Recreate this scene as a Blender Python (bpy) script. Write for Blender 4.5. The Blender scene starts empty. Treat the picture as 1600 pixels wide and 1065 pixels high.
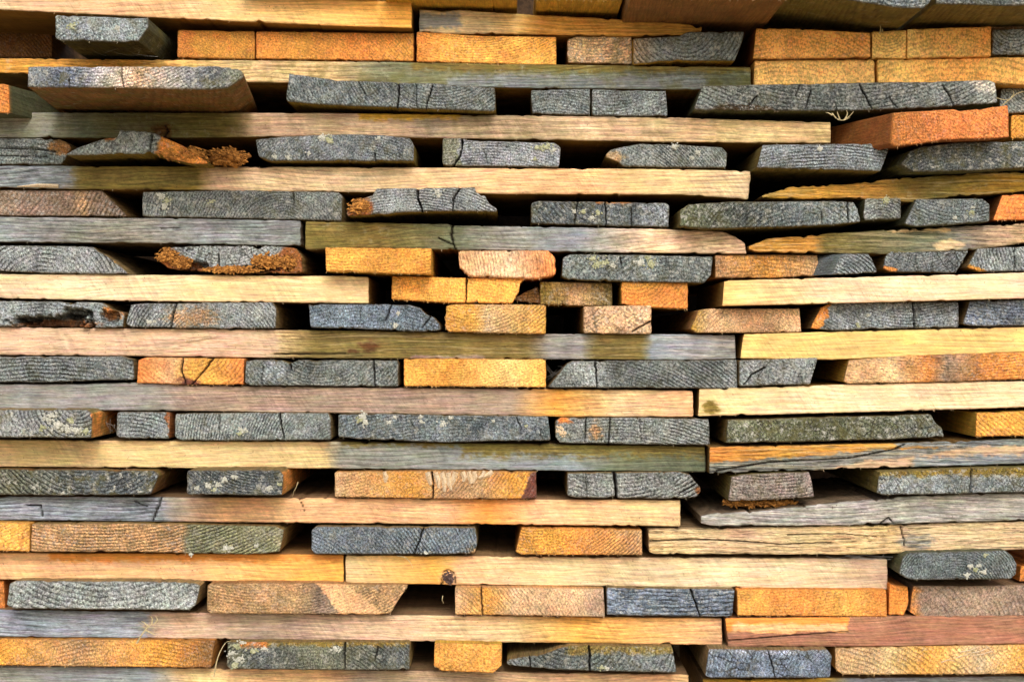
import bpy, math, random
import numpy as np

# ------------------------------------------------------------------ camera, light, exposure
K = 0.0006            # metres per photograph pixel at the face of the stack
D = 1.6               # camera distance from the face of the stack
S = bpy.context.scene
C = S.collection

cd = bpy.data.cameras.new('camera'); cam = bpy.data.objects.new('camera', cd); C.objects.link(cam)
cam.location = (0, -D, 0); cam.rotation_euler = (math.pi/2, 0, 0)
cd.sensor_width = 36; cd.lens = 36*D/(1600*K); cd.clip_start = 0.05; cd.clip_end = 200
S.camera = cam

SUN_EL, SUN_AZ = math.radians(34), math.radians(10)      # azimuth to the right of the viewer's back
w = bpy.data.worlds.new('World'); S.world = w; w.use_nodes = True
nt = w.node_tree; nt.nodes.clear()
sky = nt.nodes.new('ShaderNodeTexSky'); sky.sky_type = 'NISHITA'; sky.sun_disc = False
sky.sun_elevation = SUN_EL; sky.sun_rotation = math.pi - SUN_AZ
sky.dust_density = 4.0; sky.ozone_density = 0.6; sky.air_density = 0.8
bg = nt.nodes.new('ShaderNodeBackground'); bg.inputs['Strength'].default_value = 0.15
wo = nt.nodes.new('ShaderNodeOutputWorld')
nt.links.new(sky.outputs[0], bg.inputs[0]); nt.links.new(bg.outputs[0], wo.inputs[0])

sd = bpy.data.lights.new('sun', 'SUN'); sun = bpy.data.objects.new('sun', sd); C.objects.link(sun)
sd.energy = 0.68; sd.angle = math.radians(12); sd.color = (1.0, 0.965, 0.93)
sx, sy, sz = math.sin(SUN_AZ)*math.cos(SUN_EL), -math.cos(SUN_AZ)*math.cos(SUN_EL), math.sin(SUN_EL)
from mathutils import Vector
sun.rotation_euler = Vector((sx, sy, sz)).to_track_quat('Z', 'Y').to_euler()
sun.location = (1, -3, 3)

vs = S.view_settings
vs.view_transform = 'Standard'; vs.look = 'None'; vs.gamma = 1; vs.use_curve_mapping = False
vs.exposure = 0.64

# ------------------------------------------------------------------ helpers
def lin(c):
    c = np.asarray(c, float)/255.0
    return np.where(c <= 0.04045, c/12.92, ((c+0.055)/1.055)**2.4)
ALB = 0.80
_t = np.random.RandomState(7).rand(256, 256)
def vn(x, y, seed=0):
    x = np.asarray(x, float)+seed*17.31; y = np.asarray(y, float)+seed*9.73
    xi = np.floor(x).astype(int); yi = np.floor(y).astype(int)
    fx = x-xi; fy = y-yi; fx = fx*fx*(3-2*fx); fy = fy*fy*(3-2*fy)
    a = _t[xi & 255, yi & 255]; b = _t[(xi+1) & 255, yi & 255]
    c = _t[xi & 255, (yi+1) & 255]; d = _t[(xi+1) & 255, (yi+1) & 255]
    return (a*(1-fx)+b*fx)*(1-fy)+(c*(1-fx)+d*fx)*fy
def fbm(x, y, seed=0, oct=4):
    s = 0; a = 1; t = 0
    for i in range(oct):
        s = s+a*(vn(x*2**i, y*2**i, seed+i*3)-0.5)*2; t += a; a *= 0.55
    return s/t
def smooth(e0, e1, x):
    t = np.clip((x-e0)/(e1-e0+1e-9), 0, 1); return t*t*(3-2*t)

class G:      # small node-graph writer
    def __init__(s, name):
        s.m = bpy.data.materials.new(name); s.m.use_nodes = True; s.t = s.m.node_tree; s.t.nodes.clear()
    def n(s, typ, **kw):
        nd = s.t.nodes.new(typ)
        for a, v in kw.items():
            if a.startswith('i_'):
                s.put(nd.inputs[int(a[2:]) if a[2:].isdigit() else a[2:].replace('_', ' ')], v)
            else: setattr(nd, a, v)
        return nd
    def put(s, sock, v):
        if hasattr(v, 'is_output'): s.t.links.new(v, sock)
        elif v is not None: sock.default_value = v
    def m_(s, op, a, b=None, c=None, clamp=False):
        nd = s.t.nodes.new('ShaderNodeMath'); nd.operation = op; nd.use_clamp = clamp
        for i, v in enumerate((a, b, c)): s.put(nd.inputs[i], v)
        return nd.outputs[0]
    def vm(s, op, a, b=None):
        nd = s.t.nodes.new('ShaderNodeVectorMath'); nd.operation = op
        s.put(nd.inputs[0], a)
        if b is not None: s.put(nd.inputs[3 if op == 'SCALE' else 1], b)
        return nd.outputs[0]
    def attr(s, name, out='Fac'):
        return s.n('ShaderNodeAttribute', attribute_name=name).outputs[out]
    def noise(s, v, sc, det=3, ro=0.55, out='Fac', dist=0):
        nd = s.n('ShaderNodeTexNoise'); s.put(nd.inputs['Vector'], v); nd.inputs['Scale'].default_value = sc
        nd.inputs['Detail'].default_value = det; nd.inputs['Roughness'].default_value = ro
        nd.inputs['Distortion'].default_value = dist
        return nd.outputs[out]
    def rng(s, v, a, b, c, d):
        nd = s.n('ShaderNodeMapRange'); nd.clamp = True
        for i, x in enumerate((v, a, b, c, d)): s.put(nd.inputs[i], x)
        return nd.outputs[0]
    def mix(s, f, a, b, mode='MIX'):
        nd = s.n('ShaderNodeMix', data_type='RGBA', blend_type=mode); nd.clamp_factor = True
        s.put(nd.inputs[0], f); s.put(nd.inputs[6], a); s.put(nd.inputs[7], b)
        return nd.outputs[2]
    def scale(s, col, f):           # colour * float
        return s.vm('SCALE', col, f)
    def ramp(s, v, stops, interp='LINEAR'):
        nd = s.n('ShaderNodeValToRGB'); s.put(nd.inputs[0], v); cr = nd.color_ramp; cr.interpolation = interp
        while len(cr.elements) < len(stops): cr.elements.new(0.5)
        for e, (p, x) in zip(cr.elements, stops):
            e.position = p; e.color = (x, x, x, 1) if not hasattr(x, '__len__') else (*x, 1)
        return nd.outputs[0]
    def out(s, col, rough, height=None, dist=K*1.5, strength=1.0):
        b = s.n('ShaderNodeBsdfPrincipled'); s.put(b.inputs['Base Color'], col); s.put(b.inputs['Roughness'], rough)
        b.inputs['Specular IOR Level'].default_value = 0.25
        if height is not None:
            bp = s.n('ShaderNodeBump'); s.put(bp.inputs['Height'], height)
            bp.inputs['Distance'].default_value = dist; bp.inputs['Strength'].default_value = strength
            s.t.links.new(bp.outputs[0], b.inputs['Normal'])
        o = s.n('ShaderNodeOutputMaterial'); s.t.links.new(b.outputs[0], o.inputs[0])
        return s.m
    def coords(s):
        tc = s.n('ShaderNodeTexCoord').outputs['Object']
        v = s.vm('SCALE', tc, 1.0/K)
        r = s.n('ShaderNodeObjectInfo').outputs['Random']
        off = s.n('ShaderNodeCombineXYZ', i_0=s.m_('MULTIPLY', r, 4371.0), i_1=s.m_('MULTIPLY', r, 913.0), i_2=s.m_('MULTIPLY', r, 2719.0)).outputs[0]
        return v, s.vm('ADD', v, off)
def c4(r, g, b, f=ALB): x = lin((r, g, b))*f; return (x[0], x[1], x[2], 1)

# ------------------------------------------------------------------ materials
def mat_end():
    g = G('sawn end grain')
    v, vo = g.coords()
    tint = g.attr('tint', 'Color'); w = g.attr('weather'); ph = g.attr('phase'); th = g.attr('theta')
    crack = g.attr('crack'); edge = g.attr('edge'); moss = g.attr('moss'); va = g.attr('va'); vb = g.attr('vb'); vc = g.attr('vc')
    n1 = g.noise(vo, .035, 5, .6); n2 = g.noise(vo, .22, 4, .65)
    pv = g.n('ShaderNodeCombineXYZ', i_0=g.m_('MULTIPLY', th, .30), i_1=g.m_('MULTIPLY', ph, 1.3), i_2=0.0).outputs[0]
    pv = g.vm('ADD', pv, g.vm('SCALE', vo, .06))
    n3 = g.noise(pv, 1.3, 3, .7)
    n3b = g.noise(g.vm('SCALE', vo, vc), .34, 4, .75)
    n4 = g.noise(vo, .016, 3, .5)
    php = g.m_('ADD', ph, g.m_('ADD', g.m_('MULTIPLY', g.m_('SUBTRACT', n1, .5), 1.5), g.m_('MULTIPLY', g.m_('SUBTRACT', n2, .5), .55)))
    fr = g.m_('FRACT', php)
    ring = g.ramp(fr, [(0, .25), (.12, 0), (.5, .22), (.8, 1), (.92, .95), (1, .25)])
    # late wood strength varies over the face
    rs = g.m_('MULTIPLY', g.rng(n4, .36, .60, .25, 1.0), g.m_('SUBTRACT', 1.3, g.m_('MULTIPLY', va, .7)))
    rw = g.m_('MULTIPLY_ADD', w, .78, .38)
    ringm = g.m_('SUBTRACT', g.m_('MULTIPLY_ADD', w, .34, 1.08), g.m_('MULTIPLY', g.m_('MULTIPLY', ring, rs), rw))
    pore = g.rng(n3, .35, .65, 0, 1)
    pa = g.m_('MULTIPLY_ADD', w, .75, .60)
    porem = g.m_('MULTIPLY_ADD', g.m_('SUBTRACT', pore, .5), pa, 1.0)
    fine = g.m_('MULTIPLY_ADD', g.m_('SUBTRACT', g.rng(n3b, .32, .68, 0, 1), .5), g.m_('MULTIPLY_ADD', w, .85, .65), 1.0)
    mot = g.m_('MULTIPLY_ADD', g.m_('SUBTRACT', g.rng(n1, .25, .75, 0, 1), .5), g.m_('MULTIPLY_ADD', w, .65, .45), 1.0)
    f = g.m_('MULTIPLY', g.m_('MULTIPLY', ringm, porem), g.m_('MULTIPLY', fine, mot))
    col = g.scale(tint, g.m_('MULTIPLY', f, g.m_('MULTIPLY_ADD', w, .10, 1.12)))
    pit = g.m_('MULTIPLY', g.rng(g.noise(vo, .20, 4, .75), .43, .31, 0, 1), g.m_('MULTIPLY_ADD', w, .42, .42))
    col = g.mix(pit, col, g.mix(w, c4(140, 84, 36), c4(40, 40, 36)))
    hv = g.vm('ADD', g.vm('SCALE', g.noise(vo, .07, 3, .6, 'Color'), .34), g.vm('SCALE', g.noise(vo, .28, 2, .6, 'Color'), .18))
    col = g.vm('MULTIPLY', col, g.vm('ADD', hv, (.75, .74, .74)))
    # honey / rust drift in fresh wood
    hue = g.noise(vo, .05, 4, .6)
    col = g.mix(g.m_('MULTIPLY', g.rng(hue, .5, .72, 0, .45), g.m_('SUBTRACT', 1.0, w)), col, g.mix(1.0, col, c4(235, 150, 90, 1.0), 'MULTIPLY'))
    n6a = g.noise(g.vm('ADD', vo, (57, 13, 29)), .022, 3, .6)
    # small checks across the rings
    cv = g.n('ShaderNodeCombineXYZ', i_0=g.m_('MULTIPLY', th, .055), i_1=g.m_('MULTIPLY', ph, .10), i_2=0.0).outputs[0]
    cv = g.vm('ADD', cv, g.vm('SCALE', g.noise(vo, .12, 3, .6, 'Color'), .22))
    vor = g.n('ShaderNodeTexVoronoi', feature='DISTANCE_TO_EDGE'); g.put(vor.inputs['Vector'], cv); vor.inputs['Scale'].default_value = 1.0
    chk = g.m_('MULTIPLY', g.rng(vor.outputs['Distance'], .012, .05, 1, 0), g.m_('MULTIPLY', g.rng(n4, .42, .55, .25, 1), g.m_('MULTIPLY', g.m_('MULTIPLY', va, va), g.m_('MULTIPLY_ADD', w, .8, .1))))
    col = g.mix(g.m_('MULTIPLY', chk, .8), col, c4(34, 28, 20))
    # frosty raised fibres
    fro = g.m_('MULTIPLY', g.rng(g.noise(g.vm('ADD', g.vm('SCALE', vo, vc), g.vm('SCALE', pv, .5)), .30, 5, .72), .51, .61, 0, 1), g.m_('MULTIPLY', g.m_('MULTIPLY', g.m_('MULTIPLY', vb, w), g.m_('SUBTRACT', 1.0, g.m_('MULTIPLY', ring, .7))), g.rng(n6a, .38, .6, .15, 1)))
    col = g.mix(fro, col, c4(222, 228, 226))
    # pale crust and lichen dust
    n5 = g.noise(vo, .10, 6, .75); n6 = g.noise(g.vm('ADD', vo, (311, 77, 19)), .05, 5, .7)
    wh = g.m_('MULTIPLY', g.rng(n5, .55, .63, 0, 1), g.m_('MULTIPLY', moss, .95))
    col = g.mix(wh, col, c4(228, 230, 220))
    gr = g.m_('MULTIPLY', g.rng(n6, .50, .64, 0, 1), g.m_('MULTIPLY', moss, .65))
    col = g.mix(gr, col, c4(120, 116, 66))
    # worn arris
    er = g.m_('MULTIPLY', g.m_('SUBTRACT', 1.0, edge), g.rng(n2, .35, .6, .1, .75))
    col = g.mix(g.m_('MULTIPLY', er, .7), col, g.mix(w, g.mix(1.0, tint, c4(255, 225, 170, 1), 'MULTIPLY'), c4(128, 112, 80)))
    col = g.mix(crack, col, c4(26, 17, 10))
    h = g.m_('ADD', g.m_('MULTIPLY', g.m_('MULTIPLY', ring, rs), g.m_('MULTIPLY', w, -.55)), g.m_('MULTIPLY', pore, g.m_('MULTIPLY_ADD', w, .5, .22)))
    h = g.m_('ADD', h, g.m_('MULTIPLY', n3b, g.m_('MULTIPLY_ADD', w, .9, .55)))
    h = g.m_('SUBTRACT', h, g.m_('MULTIPLY', chk, 1.0))
    h = g.m_('ADD', h, g.m_('MULTIPLY', n5, .6))
    return g.out(col, .88, h, K*2.6)

def mat_side(axis, name):
    g = G(name)
    v, vo = g.coords()
    tint = g.attr('tint', 'Color'); w = g.attr('weather'); crack = g.attr('crack'); edge = g.attr('edge'); moss = g.attr('moss')
    rgh = g.attr('rough'); gph = g.attr('phase')
    def st(a, b, src=vo):
        return g.vm('MULTIPLY', src, (a, b, b) if axis == 0 else (b, a, b))
    wv = g.noise(st(.004, .02), 1.0, 2, .5)
    wob = g.n('ShaderNodeCombineXYZ', i_2=g.m_('MULTIPLY', g.m_('SUBTRACT', wv, .5), 26.0)).outputs[0]
    vw = g.vm('ADD', vo, wob)
    s1 = g.noise(st(.006, .22, vw), 1.0, 5, .65)
    s2 = g.noise(st(.018, .55, vw), 1.0, 4, .72)
    s3 = g.noise(st(.11, .42, vo), 1.0, 3, .75)
    big = g.noise(vo, .012, 4, .55); bl2 = g.noise(g.vm('ADD', vo, (91, 41, 17)), .045, 5, .6)
    # growth lines along the board
    sep = g.n('ShaderNodeSeparateXYZ', i_0=vw)
    cross = sep.outputs[2]
    fr = g.m_('FRACT', g.m_('ADD', gph, g.m_('MULTIPLY', g.m_('SUBTRACT', s1, .5), 1.6)))
    line = g.ramp(fr, [(0, .2), (.15, 0), (.55, .25), (.85, 1), (.95, .9), (1, .2)])
    ls = g.rng(big, .36, .60, .28, 1)
    lw = g.m_('MULTIPLY_ADD', w, .45, .28)
    f1 = g.m_('SUBTRACT', 1.0, g.m_('MULTIPLY', g.m_('MULTIPLY', line, ls), lw))
    f2 = g.m_('MULTIPLY_ADD', g.m_('SUBTRACT', g.rng(s1, .3, .7, 0, 1), .5), g.m_('MULTIPLY_ADD', w, .35, .30), 1.0)
    f3 = g.m_('MULTIPLY_ADD', g.m_('SUBTRACT', g.rng(s2, .3, .7, 0, 1), .5), g.m_('MULTIPLY_ADD', w, .85, .42), 1.0)
    f4 = g.m_('MULTIPLY_ADD', g.m_('SUBTRACT', g.rng(s3, .3, .7, 0, 1), .5), g.m_('MULTIPLY_ADD', w, .60, .26), 1.0)
    f5 = g.m_('MULTIPLY_ADD', g.m_('SUBTRACT', g.rng(bl2, .3, .7, 0, 1), .5), g.m_('MULTIPLY_ADD', w, .45, .20), 1.0)
    f = g.m_('MULTIPLY', g.m_('MULTIPLY', f1, f2), g.m_('MULTIPLY', f3, g.m_('MULTIPLY', f4, f5)))
    # circular-saw marks
    sepo = g.n('ShaderNodeSeparateXYZ', i_0=vo)
    sa = sepo.outputs[0 if axis == 0 else 1]; sb = sepo.outputs[2]
    u1 = g.m_('ADD', g.m_('MULTIPLY', sa, .13), g.m_('MULTIPLY', sb, .08)); u2 = g.m_('SUBTRACT', g.m_('MULTIPLY', sb, .016), g.m_('MULTIPLY', sa, .009))
    sm = g.noise(g.n('ShaderNodeCombineXYZ', i_0=u1, i_1=u2, i_2=0.0).outputs[0], 1.0, 3, .65)
    sf = g.m_('MULTIPLY', g.m_('SUBTRACT', g.rng(sm, .3, .7, 0, 1), .5), g.rng(big, .42, .60, .10, .38))
    f = g.m_('MULTIPLY', f, g.m_('ADD', 1.0, sf))
    col = g.scale(tint, g.m_('MULTIPLY', f, 1.13))
    hv = g.vm('ADD', g.vm('SCALE', g.noise(st(.02, .06), 1.0, 3, .6, 'Color'), .30), g.vm('SCALE', g.noise(st(.03, .30), 1.0, 3, .7, 'Color'), .45))
    col = g.vm('MULTIPLY', col, g.vm('ADD', hv, (.63, .63, .63)))
    # darker hairline splits along the grain
    sp = g.rng(g.noise(st(.010, .55, vw), 1.0, 4, .6), .34, .40, 1, 0)
    sp = g.m_('MULTIPLY', sp, g.m_('ADD', g.m_('MULTIPLY', rgh, .9), g.m_('MULTIPLY', w, .25)))
    col = g.mix(g.m_('MULTIPLY', sp, .8), col, c4(60, 42, 22))
    # straw coloured lift on rough splintery faces
    col = g.mix(g.m_('MULTIPLY', rgh, g.rng(s1, .52, .66, 0, .7)), col, c4(252, 232, 185))
    n5 = g.noise(vo, .07, 7, .7)
    col = g.mix(g.m_('MULTIPLY', g.rng(n5, .56, .68, 0, 1), g.m_('MULTIPLY', moss, .5)), col, c4(200, 205, 180))
    n6 = g.noise(g.vm('ADD', vo, (311, 77, 19)), .03, 6, .7)
    col = g.mix(g.m_('MULTIPLY', g.rng(n6, .48, .62, 0, 1), g.m_('MULTIPLY', moss, .7)), col, c4(112, 112, 48))
    # specks
    spk = g.m_('MULTIPLY', g.rng(g.noise(vo, .33, 1, .4), .72, .78, 0, 1), .55)
    col = g.mix(spk, col, c4(70, 50, 30))
    col = g.mix(crack, col, c4(30, 20, 10))
    h = g.m_('ADD', g.m_('MULTIPLY', s2, g.m_('MULTIPLY_ADD', w, .5, .4)), g.m_('MULTIPLY', s3, g.m_('MULTIPLY_ADD', w, .5, .3)))
    h = g.m_('ADD', h, g.m_('MULTIPLY', s1, g.m_('MULTIPLY_ADD', rgh, 2.2, .5)))
    h = g.m_('ADD', h, g.m_('MULTIPLY', sm, g.rng(big, .42, .60, .2, .7)))
    h = g.m_('SUBTRACT', h, g.m_('MULTIPLY', sp, 1.0))
    h = g.m_('SUBTRACT', h, g.m_('MULTIPLY', line, g.m_('MULTIPLY', w, .12)))
    return g.out(col, .82, h, K*2.2)

def mat_simple(name, a, b, sc, rough=.9, bump=1.0):
    g = G(name); v, vo = g.coords()
    n = g.noise(vo, sc, 6, .7); n2 = g.noise(vo, sc*4, 3, .7)
    col = g.mix(g.rng(n, .35, .65, 0, 1), a, b)
    col = g.scale(col, g.rng(n2, .3, .7, .6, 1.3))
    return g.out(col, rough, g.m_('ADD', n, g.m_('MULTIPLY', n2, .6)), K*2*bump)

M_END = mat_end()
M_LONG = mat_side(0, 'sawn long grain')
M_BODY = mat_side(1, 'sawn plank flank')
M_LICH = mat_simple('pale grey lichen', c4(196, 202, 184), c4(244, 246, 238), .3)
M_LICG = mat_simple('yellow green lichen', c4(160, 168, 116), c4(228, 232, 200), .3)
M_ROT = mat_simple('crumbling brown rot', c4(112, 68, 28), c4(244, 174, 88), .13, .95, 1.5)
M_SPL = mat_simple('torn pale fibre', c4(232, 200, 150), c4(250, 236, 210), .2)
M_KNOT = mat_simple('dark knot', c4(70, 50, 45), c4(125, 105, 100), .2)
M_STRAW = mat_simple('dry straw', c4(205, 190, 140), c4(235, 222, 180), .2)
M_WEB = mat_simple('spider silk', c4(150, 150, 145), c4(180, 180, 175), .2)

# ------------------------------------------------------------------ colours (as they look in full light)
P = dict(
 GREY=(108,119,122), GREYD=(84,93,95), GREYL=(134,144,147), BLUE=(106,121,138), BLUEL=(150,163,176), GG=(110,116,96), GGD=(84,88,64),
 GOLD=(216,156,70), GOLDB=(236,176,86), ORANGE=(226,150,72), DOR=(196,126,62), RED=(228,140,76), BRN=(136,98,56), BRND=(96,62,30),
 TAN=(184,148,106), TANL=(210,176,134), MAUVE=(144,126,110), MAUVEL=(164,146,126), CREAM=(228,198,146), PCR=(224,200,160), YCR=(230,194,122),
 PINK=(214,184,152), PEACH=(232,184,136), OLIVE=(136,116,50), OLG=(126,112,60), GOLV=(196,156,60), RUST=(150,92,46), PURP=(110,66,56),  # OLG and OLIVE also paint shade on some long planks
 GREENISH=(128,132,104), YCRB=(255,212,128), ORANGEL=(254,186,102), STONE=(176,178,172), MGREY=(138,126,118), ROSE=(160,116,94), SGREY=(148,150,144), SBLUE=(148,158,168), STAN=(196,168,140), DARK=(52,40,24), WHITE=(212,212,206))
def PC(c): return np.array(P[c] if isinstance(c, str) else c, float)

def setp(o, label=None, cat=None, group=None, kind=None):
    if label: o['label'] = label
    if cat: o['category'] = cat
    if group: o['group'] = group
    if kind: o['kind'] = kind
    return o

BOARDS = []      # (layer, x0, object, look, kind)
_seed = [0]
def plank(layer, kind, look, top, bot, p=None, col='GREY', side=None, w=None, ring=None, cracks=(), zones=(), moss=None,
          rough=0.0, rc=None, jag=1.0, L=None, fuzz=None, jagL=0.0, jagR=0.0, yaw=0.0, under=None, grain=None, holes=(), flank=None):
    """One plank. top / bot: pixel outlines of its face. kind 'E': end grain faces us, 'L': long edge faces us."""
    _seed[0] += 1; sd_ = _seed[0]; R = random.Random(sd_*101+5)
    end = kind == 'E'; va, vb, vc = R.random(), R.uniform(.3, 1.0), R.uniform(.6, 1.1)
    if p is None: p = R.uniform(.009, .015) if end else R.uniform(-.002, .002)
    if w is None: w = 1.0
    if moss is None: moss = R.uniform(.25, .6)*w if end else .12*w
    if rc is None: rc = (3.2 if w > .5 else 2.2) if end else 2.0
    tp = np.array(top, float); bt = np.array(bot, float)
    xl = min(tp[0, 0], bt[0, 0]); xr = max(tp[-1, 0], bt[-1, 0])
    tx, ty = tp[:, 0], tp[:, 1]; bx, by = bt[:, 0], bt[:, 1]
    # where one outline stops short the end slants: close it towards the other outline
    def ext(ax, ay, ox, oy):
        ax, ay = list(ax), list(ay)
        if ax[0] > xl+.1: ax.insert(0, xl); ay.insert(0, oy[0]+(-1 if ay[0] < oy[0] else 1)*1.5)
        if ax[-1] < xr-.1: ax.append(xr); ay.append(oy[-1]+(-1 if ay[-1] < oy[-1] else 1)*1.5)
        return np.array(ax), np.array(ay)
    tx2, ty2 = ext(tx, ty, bx, by); bx2, by2 = ext(bx, by, tx, ty)
    W = xr-xl; H = float(np.mean(by)-np.mean(ty))
    stepx = 1.25 if end else (2.0 if W < 700 else 2.4)
    nu = max(12, int(W/stepx)); nv = max(10, int(H/1.25))
    u = np.linspace(0, 1, nu)
    # denser near both ends
    xs = xl+W*u
    e = np.array([0, .4, .9, 1.5, 2.3, 3.3]); xs = np.unique(np.concatenate([xs, xl+e, xr-e])); nu = len(xs)
    T = np.interp(xs, tx2, ty2); B = np.interp(xs, bx2, by2)
    a = jag*(.55 if w > .5 else .4)
    T = T+a*(fbm(xs*.12, xs*0+3.1, sd_, 4)*1.3+fbm(xs*.02, xs*0, sd_+40, 2)*1.2)+.25*a
    B = B+a*(fbm(xs*.12, xs*0+8.7, sd_+11, 4)*1.3+fbm(xs*.02, xs*0, sd_+60, 2)*1.0)-.25*a
    for k in range(int(W/(45 if end else 38)*jag)+1):
        xc, ww, dd = R.uniform(xl, xr), R.uniform(1.5, 9), R.uniform(.4, 2.0)*min(jag, 1.6); b_ = dd*np.clip(1-np.abs(xs-xc)/ww, 0, 1)**.6
        if R.random() < .5: T = T+b_
        else: B = B-b_
    h = np.maximum(B-T, .8); B = T+h
    for xe, sg in ((xl, 1), (xr, -1)):
        t = np.clip(1-sg*(xs-xe)/rc, 0, 1); ins = np.minimum(rc*(1-np.sqrt(np.clip(1-t*t, 0, 1))), h*.42)
        T = T+ins; B = B-ins
    v = np.linspace(0, 1, nv)
    X = np.repeat(xs[:, None], nv, 1); Y = T[:, None]+(B-T)[:, None]*v[None]
    # ragged plank ends
    for xe, sg, jj in ((xl, 1, jagL), (xr, -1, jagR)):
        fall = np.clip(1-np.abs(X-xe)/(14+jj*3), 0, 1)
        X = X+fall*(fbm(Y*.1, Y*0+xe, sd_, 4)*(1.1*jag+jj)+sg*jj*.5)
    dist = np.minimum(np.minimum(Y-T[:, None], B[:, None]-Y), np.minimum(xs-xl, xr-xs)[:, None])
    dist = np.maximum(dist, 0)
    bev = rc*.75
    q = np.clip(1-dist/bev, 0, 1)
    dep = bev*K*(1-np.sqrt(np.clip(1-q*q, 0, 1)))
    # face relief
    dep = dep+K*(fbm(X*.04, Y*.05, sd_, 3)*(1.2 if end else .7)+fbm(X*(.35 if end else .06), Y*.5, sd_+5, 3)*(.55*w+.2 if end else .45+2.2*rough))
    dep = dep+K*(X-(xl+xr)/2)*R.uniform(-.03, .03)*(1 if end else .1)+K*(Y-Y.mean())*R.uniform(-.06, .06)
    crack = np.zeros_like(X)
    for c in cracks:
        pts = c[0]; wd = c[1] if len(c) > 1 else 1.0; dd = c[2] if len(c) > 2 else 12
        Xw = X+fbm(X*.15, Y*.15, sd_+9, 3)*1.6
        best = np.full_like(X, 1e9); tt = np.zeros_like(X); n = len(pts)-1
        for i in range(n):
            (x0, y0), (x1, y1) = pts[i], pts[i+1]
            dx, dy = x1-x0, y1-y0; l2 = dx*dx+dy*dy+1e-9
            t = np.clip(((Xw-x0)*dx+(Y-y0)*dy)/l2, 0, 1)
            d = np.hypot(Xw-x0-t*dx, Y-y0-t*dy); m = d < best; best = np.where(m, d, best); tt = np.where(m, (i+t)/n, tt)
        ww = wd*(1.0-.45*tt)
        mk = 1-smooth(ww*.45, ww*1.15+.35, best)
        crack = np.maximum(crack, mk*np.clip(wd/1.0, .45, 1)); dep = dep+mk*K*dd
    for (hx, hy, hr, vr, hd) in holes:                     # rotted-out hollows
        d = np.hypot((X-hx)/hr, (Y-hy)/vr)+fbm(X*.12, Y*.12, sd_+21, 4)*.55
        mk = 1-smooth(.6, 1.05, d); dep = dep+mk*K*hd; crack = np.maximum(crack, mk*.75)
    # colours
    wx = X+fbm(X*.03, Y*.08, sd_+30, 4)*11; wy = Y+fbm(X*.05, Y*.08, sd_+33, 4)*5
    if isinstance(col, list):
        cx_ = [c[0] for c in col]; cc = np.array([PC(c[1]) for c in col])
        tint = np.stack([np.interp(wx, cx_, cc[:, i]) for i in range(3)], -1)
    else: tint = np.repeat(np.repeat(PC(col)[None, None], X.shape[0], 0), X.shape[1], 1)
    tint = tint*(1+fbm(X*.015, Y*.03, sd_+70, 3)*.10)[..., None]
    W_ = np.full_like(X, w)
    for z in zones:
        if z[0] == 'box': _, x0, y0, x1, y1, zc, so = z[:7]; m = smooth(x0-so, x0+so, wx)*(1-smooth(x1-so, x1+so, wx))*smooth(y0-so, y0+so, wy)*(1-smooth(y1-so, y1+so, wy))
        elif z[0] == 'ell': _, x0, y0, rx, ry, zc, so = z[:7]; m = 1-smooth(1-so, 1+so, np.hypot((wx-x0)/rx, (wy-y0)/ry))
        elif z[0] == 'out': _, x0, y0, rx, ry, zc, so = z[:7]; m = smooth(1-so, 1+so, np.hypot((wx-x0)/rx, (wy-y0)/ry))
        elif z[0] == 'half': _, x0, y0, x1, y1, zc, so = z[:7]; nx, ny = -(y1-y0), (x1-x0); l = math.hypot(nx, ny); m = smooth(-so, so, ((wx-x0)*nx+(wy-y0)*ny)/l)
        nz_ = fbm(X*.22, Y*.30, sd_+90+len(str(z)), 4)
        m = np.clip(m+nz_*1.1*np.clip(m*(1-m)*4, 0, 1), 0, 1)*(1+(np.minimum(nz_, 0)*.5 if z[0] == 'ell' else 0))
        tint = tint*(1-m[..., None])+PC(zc)*m[..., None]
        if len(z) > 7: W_ = W_*(1-m)+z[7]*m
    # ring coordinates
    if end:
        if ring is None: ring = (xl+W*R.uniform(.1, .9), Y.mean()+R.choice((-1, 1))*R.uniform(25, 170), R.uniform(4.4, 7.0))
        rr = np.hypot(X-ring[0], Y-ring[1]); phase = rr/ring[2]; theta = np.arctan2(Y-ring[1], X-ring[0])*min(max(np.mean(rr), 30), 500)
        if abs(ring[1]-Y.mean()) < 40: theta = np.arctan2(Y-ring[1], np.abs(X-ring[0]))*40
    else:
        gs, ga = grain if grain else (R.uniform(4.5, 8), R.uniform(-.02, .02))
        phase = (Y+X*ga+fbm(X*.005, Y*.02, sd_+50, 2)*14)/gs; theta = X*0
    # to metres
    f = (D-p)/D; x0c = (xl+xr)/2; z0c = float(np.mean(B))
    ox = (x0c-800)*K*f; oz = (532.5-z0c)*K*f; oy = -p
    VX = (X-x0c)*K*f; VZ = -(Y-z0c)*K*f; VY = dep
    front = np.stack([VX, VY, VZ], -1).reshape(-1, 3)
    idx = np.arange(nu*nv).reshape(nu, nv)
    fq = np.stack([idx[:-1, :-1], idx[:-1, 1:], idx[1:, 1:], idx[1:, :-1]], -1).reshape(-1, 4)
    loop = np.concatenate([idx[:, 0], idx[-1, 1:], idx[-2::-1, -1], idx[0, -2:0:-1]])
    n = len(loop)
    if L is None: L = R.uniform(.60, .68) if end else R.uniform(.20, .26)
    ys = [.0016, .006, .014, .03, .06, .11, .2, L] if end else [.0016, .008, .03, .08, L]
    V = [front]; F = [fq]; mats = [np.zeros(len(fq), int)]
    rj = R.uniform(.92, 1.06) if end else R.uniform(.96, 1.03); tint = np.clip(tint*np.array([rj*R.uniform(.98, 1.02), rj, rj*R.uniform(.97, 1.03)]), 0, 255)
    colr = [tint.reshape(-1, 3)]
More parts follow.
